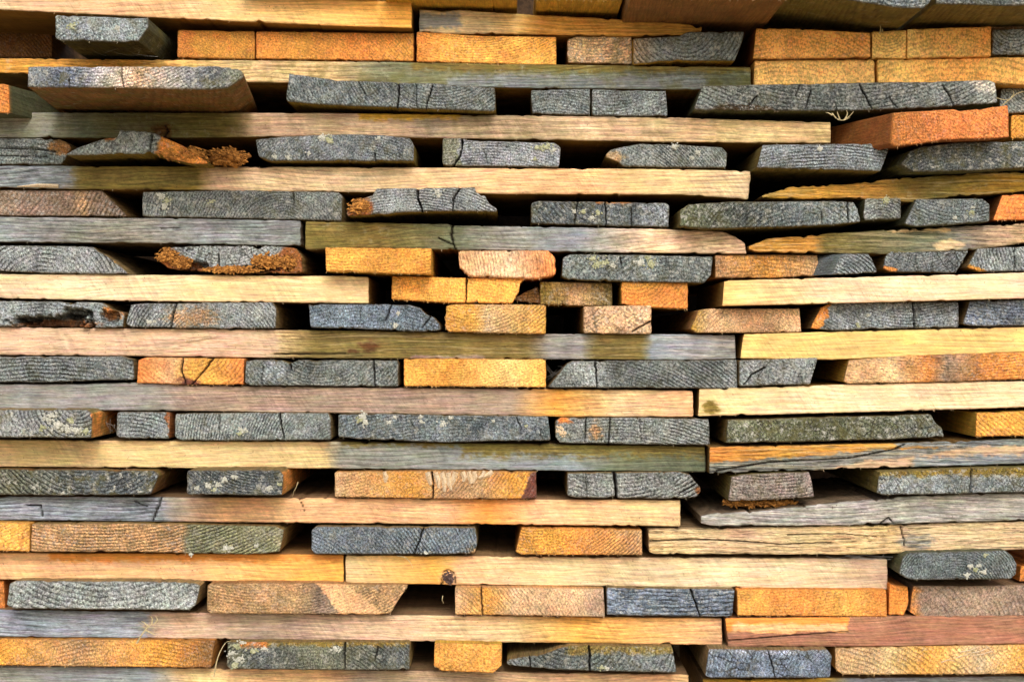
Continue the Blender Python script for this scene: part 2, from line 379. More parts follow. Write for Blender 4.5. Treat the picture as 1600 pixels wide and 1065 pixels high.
    sc_ = PC(side) if side else None
    base = front[loop]; prev = loop; off = nu*nv
    lt = tint.reshape(-1, 3)[loop]
    if sc_ is None:
        mean = tint.reshape(-1, 3).mean(0)
        sc_ = (np.array([150, 118, 62])*.75+mean*.25) if w > .5 else mean*np.array([.97, .90, .80])
    if not end: sc_ = (sc_ if side is not None else tint.reshape(-1, 3).mean(0))*.4+PC('BRN')*.5  # sides painted browner to deepen the shade inside the gaps
    if flank:
        mean = tint.reshape(-1, 3).mean(0); dfl = np.array([150, 118, 62])*.75+mean*.25
        lx = X.ravel()[loop]; m = smooth(4, 1.5, 0*lx+(xr-lx if flank == 'R' else lx-xl)) if False else 1-smooth(1.0, 4.0, (xr-lx) if flank == 'R' else (lx-xl))
        sc_ = PC(side)[None]*m[:, None]+dfl[None]*(1-m[:, None])
    attrs = {'phase': [phase.ravel()], 'theta': [theta.ravel()], 'crack': [crack.ravel()], 'edge': [smooth(0, 3.2, dist).ravel()], 'weather': [W_.ravel()]}
    lcr = crack.ravel()[loop]; lph = phase.ravel()[loop]
    ys0 = base[:, 1]
    for j, y in enumerate(ys):
        pt = base.copy(); pt[:, 1] = np.maximum(y, ys0+.0004*(j+1)); pt[:, 0] += math.tan(yaw)*pt[:, 1]
        nz = (fbm(np.arange(n)*.05, np.full(n, y*60), sd_+80, 3))*K*.5
        pt[:, 2] += nz*0.6
        ids = off+np.arange(n); off += n
        V.append(pt)
        F.append(np.stack([prev, ids, np.roll(ids, -1), np.roll(prev, -1)], -1)[:, ::-1]); mats.append(np.ones(n, int))
        k = min(1, (j+1)/1.5)
        ct = lt if sc_ is None else lt*(1-k)+sc_*k
        colr.append(ct*(1+.12*fbm(np.arange(n)*.03, np.full(n, y*30.), sd_+81, 2))[:, None])
        fade = max(0, 1-y/.02)
        attrs['phase'].append(lph+y/K*.01); attrs['theta'].append(np.zeros(n)); attrs['crack'].append(lcr*fade)
        attrs['edge'].append(np.ones(n)); attrs['weather'].append(np.full(n, w if not end else w*.35))
        prev = ids
    # back cap: one fan
    V.append(np.array([[0, L, 0.0]])); ci = off; off += 1
    colr.append(colr[-1][:1])
    for kk in attrs: attrs[kk].append(attrs[kk][-1][:1])
    tri = np.stack([prev, np.full(n, ci), np.roll(prev, -1)], -1)[:, ::-1]
    # torn fibres along the saw cut
    if fuzz is None: fuzz = (int(W*.03) if w > .5 else int(W*.25)) if end else int(min(W, 900)*.035)
    FT = [tri]; tm = [np.ones(n, int)]
    if fuzz:
        fv = []; ft = []
        for i in range(fuzz):
            ii = R.randrange(3, nu-3); low = R.random() < .72
            b0 = front[idx[ii, nv-1 if low else 0]].copy(); b0[1] -= .0001
            ln = K*R.uniform(1.0, 4.6 if low else 2.6); an = R.gauss(0, .8); wd = K*R.uniform(.22, .5)
            tipd = np.array([math.sin(an)*ln, -R.uniform(.1, .8)*ln, (-1 if low else 1)*math.cos(an)*ln])
            o_ = len(fv)+off
            fv += [b0+[-wd, 0, 0], b0+[wd, 0, 0], b0+[0, -wd, 0], b0+tipd]
            ft += [[o_, o_+2, o_+3], [o_+2, o_+1, o_+3], [o_+1, o_, o_+3]]
        V.append(np.array(fv)); FT.append(np.array(ft)); tm.append(np.full(len(ft), 1))
        m_ = len(fv); cl = PC('PCR')*.6+tint.reshape(-1, 3).mean(0)*.45
        colr.append(np.repeat(np.minimum(cl, 255)[None], m_, 0))
        for kk in attrs: attrs[kk].append(np.ones(m_) if kk == 'edge' else np.zeros(m_))
        off += m_
    V = np.concatenate(V); FQ = np.concatenate(F); FT = np.concatenate(FT)
    me = bpy.data.meshes.new('plank')
    me.vertices.add(len(V)); me.vertices.foreach_set('co', V.astype(np.float32).ravel())
    nl = len(FQ)*4+len(FT)*3
    me.loops.add(nl); me.loops.foreach_set('vertex_index', np.concatenate([FQ.ravel(), FT.ravel()]).astype(np.int32))
    me.polygons.add(len(FQ)+len(FT))
    ls = np.concatenate([np.arange(len(FQ))*4, len(FQ)*4+np.arange(len(FT))*3]).astype(np.int32)
    me.polygons.foreach_set('loop_start', ls)
    mi = np.concatenate(mats+tm).astype(np.int32)
    me.polygons.foreach_set('material_index', mi)
    me.polygons.foreach_set('use_smooth', (mi == 0))
    me.update(calc_edges=True)
    colr = lin(np.clip(np.concatenate(colr), 0, 255))*ALB
    ca = me.attributes.new('tint', 'FLOAT_COLOR', 'POINT')
    ca.data.foreach_set('color', np.concatenate([colr, np.ones((len(colr), 1))], 1).astype(np.float32).ravel())
    for kk, av in attrs.items():
        at = me.attributes.new(kk, 'FLOAT', 'POINT'); at.data.foreach_set('value', np.concatenate(av).astype(np.float32))
    for kk, val in (('moss', moss), ('rough', rough), ('va', va), ('vb', vb), ('vc', vc)):
        at = me.attributes.new(kk, 'FLOAT', 'POINT'); at.data.foreach_set('value', np.full(len(V), val, np.float32))
    me.materials.append(M_END if end else M_LONG); me.materials.append(M_BODY if end else M_LONG)
    me.validate()
    o = bpy.data.objects.new('plank', me); C.objects.link(o); o.location = (ox, oy, oz)
    o['_f'] = f; o['_p'] = p; FACE[o.name] = (X, Y, dep)
    BOARDS.append((layer, xl, o, look, kind))
    return o

FACE = {}
def at(o, px, py, out=.0006):        # a point on the face of plank o, in that plank's own space
    f = o['_f']; X, Y, dep = FACE[o.name]; i = np.argmin(np.abs(X-px)+np.abs(Y-py)); d = min(float(dep.flat[i]), .002)
    return ((px-800)*K*f-o.location.x, d-out, (532.5-py)*K*f-o.location.z)

def mesh_obj(name, V, F, mat, parent=None, smooth_=True):
    me = bpy.data.meshes.new(name); me.from_pydata([tuple(map(float, v)) for v in V], [], F); me.update()
    me.materials.append(mat)
    if smooth_: me.polygons.foreach_set('use_smooth', [True]*len(me.polygons))
    o = bpy.data.objects.new(name, me); C.objects.link(o)
    if parent is not None: o.parent = parent
    return o

def lichen(o, *spots, mat=None):
    """crusty lichen: a cluster of tiny irregular lobes on the face of plank o"""
    for i, (px, py, r) in enumerate(spots):
        R = random.Random(int(px*31+py)); V = []; F = []
        for q in range(int(5+r*2.4)):
            a = R.uniform(0, 6.283); d = r*min(1.2, abs(R.gauss(0, .52))); lr = R.uniform(.6, 1.25)*(1.5+.07*r)*(1.1-.4*d/r)
            cx, cz = d*math.cos(a)*1.2, d*math.sin(a)*.85; hh = R.uniform(.5, 1.3); o_ = len(V); na = 7
            V.append((cx*K, -hh*K, cz*K))
            for ring, (rf, hf) in enumerate(((.6, .85), (1.0, -.9))):
                for b in range(na):
                    t = b/na*6.283; rr = lr*rf*R.uniform(.65, 1.35)
                    V.append(((cx+rr*math.cos(t))*K, -hh*hf*K*R.uniform(.8, 1.1), (cz+rr*math.sin(t))*K))
            for b in range(na):
                c = (b+1) % na; F.append((o_, o_+1+c, o_+1+b)); F.append((o_+1+b, o_+1+c, o_+1+na+c, o_+1+na+b))
        ob = mesh_obj('lichen_patch', V, F, mat or (M_LICG if R.random() < .3 else M_LICH), o, False)
        ob.location = at(o, px, py, .0005)

def spike(name, o, pts, wpx, mat, tip=.15, out=.002):          # a flat tapering splinter following pts, on plank o
    V = []; F = []; n = len(pts)
    for i, (px, py, *dd) in enumerate(pts):
        t = i/(n-1); ww = wpx*K*(1-(1-tip)*t**1.8)*(.75 if i == 0 else 1); x, y, z = at(o, px, py, out+(dd[0] if dd else 0))
        j = min(i+1, n-1); k = max(i-1, 0); dx, dy = pts[j][0]-pts[k][0], pts[j][1]-pts[k][1]; l = math.hypot(dx, dy)+1e-6
        nx, nz = dy/l, dx/l
        V += [(x-nx*ww/2, y+ww*.25, z-nz*ww/2), (x, y-ww*.35, z), (x+nx*ww/2, y+ww*.25, z+nz*ww/2), (x, y+ww*.6, z)]
    for i in range(n-1):
        for k in range(4):
            a = i*4+k; b = i*4+(k+1) % 4; F.append((a, b, b+4, a+4))
    F.append((0, 1, 2, 3)); e = (n-1)*4; F.append((e+3, e+2, e+1, e))
    return mesh_obj(name, V, F, mat, o, False)

def chunk(o, cx, cy, rx, ry, name='rotten_wood', mat=None, out=.0, depth=.02, seed=1, ang=.0, spread=.5, n=None):
    """rotten or torn wood fixed to plank o: a bundle of broken fibres and cubes round a crumbling core"""
    R = random.Random(seed*77+3); V = []; F = []; na, nr = 36, 10
    for a in range(nr+1):
        ph = a/nr*math.pi
        for b in range(na):
            th = b/na*2*math.pi
            sx_, sz_, sy_ = math.sin(ph)*math.cos(th), math.sin(ph)*math.sin(th), math.cos(ph)
            q = .72+.42*float(fbm(sx_*2.2+seed*3, sz_*2.2+sy_*1.7, seed, 4))+.22*float(fbm(sx_*7+seed, sz_*7+sy_*7, seed+5, 3))
            V.append((sx_*rx*K*q, -sy_*depth*.42*q, sz_*ry*K*q))
    for a in range(nr):
        for b in range(na):
            c = (b+1) % na; F.append((a*na+b, (a+1)*na+b, (a+1)*na+c, a*na+c))
    for k in range(n or int(30+rx*1.6)):
        t = R.uniform(0, 6.283); q = math.sqrt(R.random())*.95; x, z = q*math.cos(t)*rx*K, q*math.sin(t)*ry*K
        y = -depth*.42*math.sqrt(max(0, 1-q*q))*R.uniform(.6, 1.1)
        a = ang+R.gauss(0, spread)+(math.pi if R.random() < .5 else 0); l = K*R.uniform(3, max(5, rx*.30)); wd = K*R.uniform(1.2, 3.6)
        d = Vector((math.cos(a), R.uniform(-.5, .15), math.sin(a))).normalized(); u = Vector((-d.z, 0, d.x)).normalized(); v = d.cross(u)
        c = Vector((x, y, z)); o_ = len(V); tw = R.uniform(.15, .8)
        for e, ww in ((-.5, 1), (.5, tw)):
            for su, sv in ((-1, -1), (1, -1), (1, 1), (-1, 1)):
                V.append(tuple(c+d*l*(e+R.uniform(-.12, .12))+u*su*wd*.5*ww+v*sv*wd*.4*ww))
        F += [(o_, o_+1, o_+2, o_+3)[::-1], (o_+4, o_+5, o_+6, o_+7)]+[(o_+i, o_+(i+1) % 4, o_+4+(i+1) % 4, o_+4+i) for i in range(4)]
    ob = mesh_obj(name, V, F, mat or M_ROT, o, False); ob.location = at(o, cx, cy, out); return ob

def tube(name, pts, r0, r1, mat, n=6):
    V = []; F = []; m = len(pts)
    P_ = [Vector(p_) for p_ in pts]
    for i, p_ in enumerate(P_):
        d = (P_[min(i+1, m-1)]-P_[max(i-1, 0)]).normalized(); s = d.orthogonal().normalized(); t = d.cross(s)
        r = r0+(r1-r0)*i/(m-1)
        for k in range(n):
            a = 2*math.pi*k/n; q = p_+s*math.cos(a)*r+t*math.sin(a)*r; V.append(q)
    for i in range(m-1):
        for k in range(n): a = i*n+k; b = i*n+(k+1) % n; F.append((a, b, b+n, a+n))
    F.append(tuple(range(n))); F.append(tuple(range((m-1)*n, m*n))[::-1])
    return V, F
def wpt(px, py, p): f = (D-p)/D; return ((px-800)*K*f, -p, (532.5-py)*K*f)

# ------------------------------------------------------------------ the stack, layer by layer from the top
E, Lg = 'E', 'L'
# --- layer 0: ends jutting out at the very top
plank(0, E, 'orange-brown plank whose shaded underside shows', [(600,-66),(808,-66)], [(600,-5),(808,-2)], .055, 'DOR', side='GOLV', w=.1)
plank(0, E, 'olive-brown plank with shaded underside', [(838,-62),(982,-62)], [(838,-1),(972,2)], .065, 'GOLV', side='GOLV', w=.2)
o = plank(0, E, 'broad brown plank with a knot beneath', [(985,-60),(1240,-60)], [(985,-3),(1228,0)], .125, 'BRN', side='BRN', w=.2)
plank(0, E, 'greenish plank with thin grey end', [(1228,-55),(1440,-34),(1455,-26)], [(1228,-12),(1340,2),(1400,12),(1442,14),(1455,2)], .105, 'GREY', side='OLG', moss=.5)
plank(0, E, 'dark mossy plank under the top right edge', [(1462,-34),(1680,-34)], [(1462,6),(1560,9),(1680,7)], .10, 'GREYD', side='OLG')
plank(0, E, 'ridged tan plank with golden left flank', [(1510,10),(1520,9),(1680,4)], [(1506,47),(1680,44)], -.005, 'TAN', side='GOLD', w=.35, ring=(1600,170,5), yaw=.35)
plank(0, E, 'shaded gold plank above the top joint', [(380,-60),(590,-60)], [(380,-14),(590,-12)], .05, 'DOR', side='GOLV', w=.1)
# --- layer 1
plank(1, Lg, 'long cream and gold plank cut square', [(-110,-38),(0,-28),(300,-12),(540,0),(643,2)], [(-110,10),(0,15),(270,29),(540,41),(643,44)], .028, [(0,'PINK'),(240,'PEACH'),(330,'CREAM'),(643,'GOLDB')], side='GOLV', w=.1, L=.18)
plank(1, Lg, 'golden plank tapering to a splintered tip', [(655,15),(690,18),(715,16),(780,20),(960,30),(1070,37),(1097,42)], [(655,52),(850,54),(1000,57),(1075,55),(1097,48)], .012, [(655,'CREAM'),(760,'CREAM'),(850,'GOLD'),(1097,'GOLDB')], side='GOLV', w=.25, rough=.2, jag=1.6, zones=[('box',650,22,720,45,'SGREY',6)])
# --- layer 2
plank(2, E, 'dim brown plank set far back', [(-70,12),(82,20)], [(-70,90),(82,90)], -.10, 'BRN', side='BRN', w=.3)
o = plank(2, E, 'speckled grey plank jutting out', [(86,23),(110,24),(200,28),(231,28)], [(86,60),(95,64),(200,66),(216,64),(231,42)], .085, 'GREYL', side='GGD', moss=.7, cracks=())
lichen(o, (112,40,8), (183,44,6))
plank(2, E, 'orange plank with fine slanting saw lines', [(277,47),(398,49)], [(277,90),(398,93)], .008, 'GOLD', w=.12, zones=[('box',270,40,300,95,'ORANGE',8)], ring=(200,300,4.2))
plank(2, E, 'wide golden orange plank', [(400,49),(646,52)], [(400,92),(646,96)], .010, [(400,'ORANGE'),(470,'GOLD'),(560,'ORANGE'),(646,'GOLD')], w=.15, ring=(420,240,4.5))
plank(2, E, 'bright golden plank with coarse crystalline face', [(651,50),(755,56),(869,57)], [(651,97),(869,102)], .012, [(651,'ORANGE'),(720,'GOLDB'),(869,'GOLDB')], w=.2, ring=(740,-160,4))
plank(2, E, 'flaking tan and white plank', [(886,62),(900,57),(986,56)], [(886,98),(988,101)], .006, 'TANL', w=.55, moss=.7, jagL=1.5)
plank(2, E, 'flaking grey plank with ragged top corner', [(990,60),(1062,56),(1074,50),(1163,49)], [(990,100),(1040,95),(1148,95),(1158,70)], .022, [(990,'TANL'),(1030,'GREYL'),(1163,'GREY')], moss=.6, side='GOLV', w=.7)
plank(2, E, 'orange plank with curved growth lines', [(1182,44),(1230,44),(1360,51)], [(1177,92),(1360,90)], .02, [(1180,'ORANGEL'),(1360,'ORANGEL')], w=.25, ring=(1230,240,6), side='RUST')
plank(2, E, 'small square golden block', [(1362,50),(1416,47)], [(1363,91),(1416,92)], .016, 'YCRB', w=.12)
plank(2, E, 'amber plank beside the small block', [(1418,46),(1549,41)], [(1417,91),(1549,88)], .018, [(1418,'YCRB'),(1549,'ORANGEL')], w=.15, ring=(1480,220,7))
plank(2, E, 'grey plank crusted white with lichen', [(1551,46),(1680,42)], [(1551,86),(1680,84)], .01, 'GREYL', moss=1.0)
# --- layer 3
plank(3, Lg, 'very long plank fading from gold to grey-green', [(-110,89),(0,91),(540,96),(1070,104),(1173,105)], [(-110,111),(0,114),(130,118),(380,128),(540,132),(770,137),(1070,140),(1173,142)], .012, [(0,'GOLD'),(200,'GOLDB'),(370,'CREAM'),(520,'CREAM'),(590,'GREENISH'),(760,'GREENISH'),(1173,'GG')], w=.5, moss=.7, zones=[('box',640,95,1180,112,'OLG',5),('box',700,118,1100,150,'GREYL',7)], side='GOLV')
plank(3, E, 'pale amber plank under the orange one', [(1179,95),(1367,92)], [(1178,134),(1367,131)], .012, [(1178,'YCRB'),(1367,'YCRB')], w=.12, ring=(1230,300,7))
plank(3, E, 'smooth orange gold plank running out of frame', [(1371,94),(1500,91),(1680,88)], [(1371,130),(1560,130),(1600,133),(1680,132)], .012, [(1371,'YCRB'),(1500,'ORANGEL'),(1680,'YCRB')], w=.1, ring=(1500,500,9))
# --- layer 4
plank(4, E, 'orange wedge plank at the left edge', [(-80,128),(6,131),(13,133)], [(-80,176),(15,177)], .05, 'ORANGE', side='GGD', w=.2, yaw=.25)
plank(4, E, 'wide jutting blue-grey plank streaked white', [(43,103),(150,104),(340,104),(372,108),(381,114)], [(42,135),(180,137),(330,140),(355,138),(381,122)], .15, [(43,'GREYL'),(110,'BLUE'),(160,'WHITE'),(220,'TANL'),(270,'WHITE'),(330,'GREY'),(381,'GG')], side='BRN', w=.9, moss=.9, yaw=-.095, cracks=[([(190,104),(189,120),(194,139)],1.3,9),([(106,136),(107,122)],1.0,7)], ring=(150,-120,5))
plank(4, E, 'long grey plank with dark vertical splits', [(452,115),(530,126),(620,128),(700,132),(774,137)], [(447,158),(500,163),(620,168),(720,172),(774,174)], .032, 'GREY', side='OLIVE', moss=.45, cracks=[([(622,126),(623,150),(621,172)],1.6,18),([(676,134),(668,160),(666,172)],1.0,9),([(560,128),(572,150)],.7,6),([(650,132),(652,170)],.7,5)], ring=(690,60,4.6))
plank(4, E, 'small grey ringed plank', [(830,141),(922,138)], [(832,178),(922,180)], .012, 'GREY', ring=(870,300,4.5), moss=.3)
plank(4, E, 'grey plank with vivid dark growth rings', [(925,140),(1040,142)], [(925,180),(1043,182)], .012, 'GREYL', ring=(950,-20,5), moss=.25)
plank(4, E, 'long charcoal plank with scattered cracks', [(1097,135),(1250,131),(1450,127),(1545,124),(1556,128)], [(1084,172),(1150,173),(1330,173),(1450,168),(1561,160)], .03, [(1084,'GREY'),(1250,'GREYD'),(1450,'GREY'),(1561,'GREYL')], side='GGD', moss=.5, cracks=[([(1250,133),(1243,150)],1,8),([(1267,142),(1258,170)],1,7),([(1344,133),(1352,148),(1363,170)],1.3,12),([(1474,133),(1486,152),(1492,165)],1.2,10),([(1182,150),(1170,165)],1.2,9),([(1306,160),(1307,175)],.9,6),([(1390,152),(1402,168)],.8,6)], zones=[('ell',1160,170,45,6,'DARK',.3),('ell',1545,130,25,16,'WHITE',.3)], ring=(1300,-300,6))
plank(4, E, 'recessed pale grey plank with straw stuck on', [(1565,138),(1680,132)], [(1560,178),(1680,172)], -.01, 'GREYL', moss=.8, w=.8)
# --- layer 5
plank(5, Lg, 'very long plank, grey-olive turning tan then golden', [(-110,175),(0,176),(380,176),(530,177),(780,180),(1060,184),(1298,191)], [(-110,215),(0,215),(260,216),(400,214),(530,213),(700,216),(1060,222),(1298,224)], .012, [(0,'SGREY'),(70,'SGREY'),(130,'GG'),(350,'OLG'),(400,'STAN'),(620,'STAN'),(680,'MAUVEL'),(900,'PINK'),(1298,'CREAM')], w=.45, moss=.4, side='GOLV', cracks=[([(255,215),(262,205),(258,196)],1.5,7)], zones=[('ell',258,204,16,9,'BRND',.6),('box',560,172,720,186,'GOLV',4)])  # grey-olive stretch paints the shadow of the wide jutting plank above
plank(5, E, 'rusty orange plank with long left flank', [(1397,176),(1490,171),(1500,174),(1574,165)], [(1393,224),(1402,229),(1480,218),(1576,215)], .075, [(1393,'DOR'),(1460,'RED'),(1577,'RED')], side='RUST', w=.3, ring=(1440,330,5), yaw=-.35)
plank(5, E, 'amber plank glimpsed beside the rusty one', [(1580,180),(1680,177)], [(1580,217),(1680,215)], .002, 'GOLD', w=.2)
# --- layer 6
plank(6, E, 'ridged grey plank with brown crumbling corner', [(-80,216),(60,216),(92,218),(104,222),(112,230)], [(-80,257),(95,257),(104,246),(112,234)], .012, 'GREY', ring=(0,900,7), moss=.2, zones=[('ell',100,226,22,14,'BRN',.3,.4)], jagR=2, cracks=[([(0,232),(60,233),(90,238)],1.2,6),([(0,243),(80,245)],1,5)])
o = plank(6, E, 'broken grey plank with bright orange torn side', [(103,240),(120,231),(163,216),(183,214),(187,203),(235,206),(250,212),(290,230),(325,254)], [(103,243),(140,242),(235,240),(262,246),(300,256),(325,257)], .05, 'GREYL', side='OLIVE', moss=.3, zones=[('half',236,200,252,250,'ORANGE',3,.15)][:0]+[('box',246,190,400,270,'ORANGE',3,.15),('ell',170,216,9,6,'RUST',.3,.2)], cracks=[([(237,212),(234,243)],1.2,12)], jag=1.4)
chunk(o, 344, 241, 42, 15, out=-.03, depth=.05, seed=4, ang=-.3, spread=.35)
chunk(o, 285, 240, 40, 12, out=-.004, depth=.014, seed=9, ang=-.5, spread=.25)
o = plank(6, E, 'dark grey plank under a pale lichen tuft', [(399,218),(450,213),(540,209),(600,211),(640,216),(647,226)], [(404,244),(420,251),(540,251),(646,252)], .03, 'GREY', side='OLIVE', moss=.6, ring=(560,360,4.4), cracks=[([(586,240),(588,258)],1.2,10),([(475,235),(480,250)],.8,6)])
lichen(o, (505,214,9), (515,219,8), (430,245,4), (450,246,4), (482,240,5), (592,216,4))
o = plank(6, E, 'grey plank with curved crack and rounded corner', [(691,216),(722,215),(730,219),(866,223),(876,230)], [(691,257),(700,259),(873,261)], .014, 'GREYL', ring=(760,520,4.5), moss=.35, cracks=[([(722,214),(722,232),(716,248),(707,260)],1.8,16),([(755,232),(762,255)],.7,5)], zones=[('box',685,210,718,262,'GG',2)])
lichen(o, (838,231,8), (855,230,9), (865,235,6), (835,249,4))
o = plank(6, E, 'grey plank pointed and chipped at left', [(946,242),(953,234),(972,230),(1000,225),(1060,226),(1128,230),(1136,238)], [(946,245),(962,252),(975,260),(1060,261),(1135,262)], .014, 'GREYL', ring=(900,420,4), moss=.4, jagL=2, zones=[('ell',960,246,18,10,'TANL',.3,.5)])
lichen(o, (1053,229,8), (1090,238,5), (1082,246,4))
o = plank(6, E, 'even grey plank jutting with slanted right end', [(1192,226),(1385,224)], [(1183,262),(1376,267),(1388,236)], .045, 'GREYL', side='OLG', moss=.35, ring=(1290,700,5), cracks=())
lichen(o, (1281,233,6))
plank(6, E, 'dark plank blotched with lichen at right edge', [(1422,236),(1440,229),(1500,222),(1580,221),(1680,218)], [(1408,258),(1425,268),(1500,267),(1600,262),(1680,258)], .05, 'GREYD', side='GGD', moss=1.0, yaw=-.1)
# --- layer 7
o = plank(7, Lg, 'long plank, grey and olive left, cream right', [(-110,259),(0,259),(540,261),(1060,264),(1175,267)], [(-110,293),(0,293),(90,295),(200,296),(540,300),(800,303),(1060,304),(1120,308),(1170,312)], .012, [(0,'SBLUE'),(90,'SGREY'),(135,'OLG'),(300,'OLIVE'),(335,'PINK'),(560,'PCR'),(900,'PEACH'),(1000,'CREAM'),(1175,'PCR')], w=.25, side='GOLV', jagR=2.5, grain=(6,.03), zones=[('box',118,264,310,290,'OLG',6,.7),('box',-200,250,110,300,'SBLUE',16,.9)])  # olive stretch paints the cast shade of the broken plank above
spike('splinter', o, [(92,291),(60,290),(28,292)], 8, M_SPL)
plank(7, Lg, 'thin gnarled golden plank, wavy edge', [(1190,305),(1240,291),(1330,287),(1400,278),(1440,277),(1500,272),(1600,267),(1700,262)], [(1190,309),(1260,311),(1330,309),(1400,315),(1425,316),(1470,309),(1600,299),(1700,294)], .02, [(1190,'GOLV'),(1330,'GOLD'),(1450,'OLG'),(1600,'GOLV')], side='GOLV', w=.35, moss=.5, jag=2.5, rough=.5)
# --- layer 8
plank(8, E, 'mauve-brown plank with diagonal growth lines', [(-80,296),(0,297),(158,297)], [(-80,337),(0,337),(198,338)], .008, [(0,'MAUVE'),(110,'MAUVE'),(130,'TANL'),(150,'MAUVE')], w=.65, ring=(-120,180,6.5), moss=.2, jag=.6)
o = plank(8, E, 'long grey plank with a nest of fine rings', [(224,300),(380,297),(528,300),(535,306)], [(222,338),(380,341),(533,345)], .016, 'GREY', ring=(440,380,4.2), moss=.6, cracks=[([(458,300),(459,320)],.9,7)])
lichen(o, (252,306,8), (256,322,9), (261,314,6), (330,315,5))
o = plank(8, E, 'cracked grey plank with crumbling rust corner', [(542,328),(560,312),(582,305),(588,294),(742,293),(744,301),(758,306),(764,317),(776,326)], [(542,337),(600,335),(640,331),(700,330),(778,331)], .034, 'GREYL', side='OLIVE', moss=.35, ring=(640,560,4.4), cracks=[([(652,293),(653,310),(660,330),(664,342)],2.0,22),([(719,293),(708,312),(708,338)],1.4,12)], zones=[('ell',560,325,22,22,'RUST',.2,.4)])
lichen(o, (684,299,7), (686,305,5))
chunk(o, 561, 323, 20, 13, out=-.003, depth=.02, seed=3)
o = plank(8, E, 'short dark grey plank with three vertical cracks', [(830,317),(842,314),(1040,317),(1046,320)], [(830,349),(930,352),(1045,355)], .014, 'GREYD', moss=.6, cracks=[([(903,314),(900,330),(897,352)],1.1,10),([(946,318),(947,354)],1.2,11),([(987,325),(986,354)],1.0,9)], zones=[('box',930,312,990,319,'DOR',3,.3),('box',1000,315,1046,355,'GREYL',6)])
lichen(o, (912,331,5), (934,333,6), (925,340,6), (897,330,4))
plank(8, E, 'long greenish-black plank beside a small grey block', [(1063,328),(1076,319),(1140,315),(1300,314),(1334,315),(1340,325)], [(1062,354),(1100,357),(1220,355),(1300,351),(1345,347)], .032, [(1062,'GGD'),(1180,'GREYD'),(1280,'GREY'),(1345,'GREYL')], side='OLG', moss=.6, cracks=[([(1325,315),(1326,350)],1.3,9),([(1284,330),(1284,350)],.8,6)])
o = plank(8, E, 'small grey block with green lichen spot', [(1352,310),(1407,309)], [(1349,341),(1352,344),(1408,342)], .03, 'GREYL', side='GGD', moss=.6)
lichen(o, (1386,313,8), mat=M_LICG)
o = plank(8, E, 'grey plank with wavy relief, lower right of block', [(1432,311),(1535,310),(1546,318)], [(1414,350),(1430,354),(1500,350),(1546,346)], .03, 'GREY', side='GGD', moss=.4, ring=(1500,200,5))
lichen(o, (1518,331,5), (1493,340,4), (1519,324,3))
plank(8, E, 'vivid orange plank at the right edge', [(1566,305),(1680,299)], [(1552,344),(1680,343)], .02, 'RED', side='RUST', w=.15)
# --- layer 9
plank(9, Lg, 'silvery blue-grey plank with square right end', [(-110,338),(0,339),(250,341),(470,345)], [(-110,378),(0,378),(250,380),(470,384)], .014, [(0,'SBLUE'),(200,'SGREY'),(330,'SBLUE'),(470,'GREYL')], w=.7, moss=.15, cracks=[([(250,357),(280,356)],1.0,4)], jagR=1)
plank(9, Lg, 'plank, olive at left and pinkish at right', [(477,346),(700,350),(706,352),(1040,358),(1130,361),(1150,370),(1166,380)], [(477,390),(600,387),(700,390),(1000,395),(1168,397)], .012, [(477,'OLG'),(600,'OLG'),(712,'GG'),(770,'SGREY'),(900,'SBLUE'),(1020,'PINK'),(1168,'PINK')], w=.55, moss=.35, jagR=2, cracks=[([(708,348),(705,368),(712,392)],1.8,12),([(685,372),(708,382)],1.2,7)], grain=(6,.05))  # olive left part is painted shade below the plank ends
plank(9, Lg, 'splintered gold and grey-green plank', [(1170,384),(1200,373),(1280,366),(1400,358),(1480,355),(1600,349),(1700,345)], [(1170,393),(1250,395),(1390,397),(1515,391),(1600,380),(1700,372)], .016, [(1170,'GOLD'),(1270,'GOLD'),(1290,'OLG'),(1430,'GG'),(1500,'SGREY'),(1560,'STAN'),(1650,'TANL')], w=.5, rough=.5, jag=1.8, side='GOLV', moss=.3, zones=[('ell',1482,382,20,8,'PCR',.2,.1),('box',1390,357,1490,363,'CREAM',2,.1)])
# --- layer 10
plank(10, E, 'grey plank with broad arching rings', [(-60,383),(100,384),(146,386),(178,408)], [(-60,418),(10,424),(100,427),(200,428)], .012, 'GREYL', ring=(70,470,6.2), moss=.25, zones=[('half',160,383,205,432,'ORANGE',2,.2)][:0]+[('half',205,430,158,383,'GOLD',2,.2)], w=1)
o = plank(10, E, 'half-round grey plank rotted orange underneath', [(246,396),(262,386),(300,384),(440,384),(462,388),(472,402)], [(248,408),(262,420),(300,424),(380,426),(472,428)], .014, 'GREYL', ring=(352,300,5), moss=.25, jag=2.2, zones=[('out',355,372,92,49,'RUST',.05,.3)], cracks=[([(342,398),(341,420)],1.2,10)], holes=[(300,416,26,8,18),(405,420,34,6,14),(452,412,10,14,16)])
chunk(o, 262, 399, 19, 13, out=.001, depth=.02, seed=12); chunk(o, 285, 410, 18, 10, out=.0, depth=.015, seed=14)
chunk(o, 420, 408, 30, 13, out=.0, depth=.014, seed=15); chunk(o, 452, 410, 14, 15, out=.0, depth=.016, seed=16); chunk(o, 366, 421, 48, 5, out=.0, depth=.010, seed=18)
plank(10, E, 'golden plank standing over the first gap', [(508,386),(674,388)], [(510,424),(674,429)], .03, [(508,'GOLDB'),(676,'GOLD')], side='GOLV', w=.2, ring=(560,-100,4.6))
plank(10, E, 'salmon-pink plank with rounded torn right end', [(716,392),(856,391),(868,402)], [(718,420),(735,432),(790,434),(835,436),(868,430)], .018, [(716,'PEACH'),(800,'PINK'),(868,'RED')], side='RED', w=.25, jag=1.4, rc=5, ring=(600,440,5))
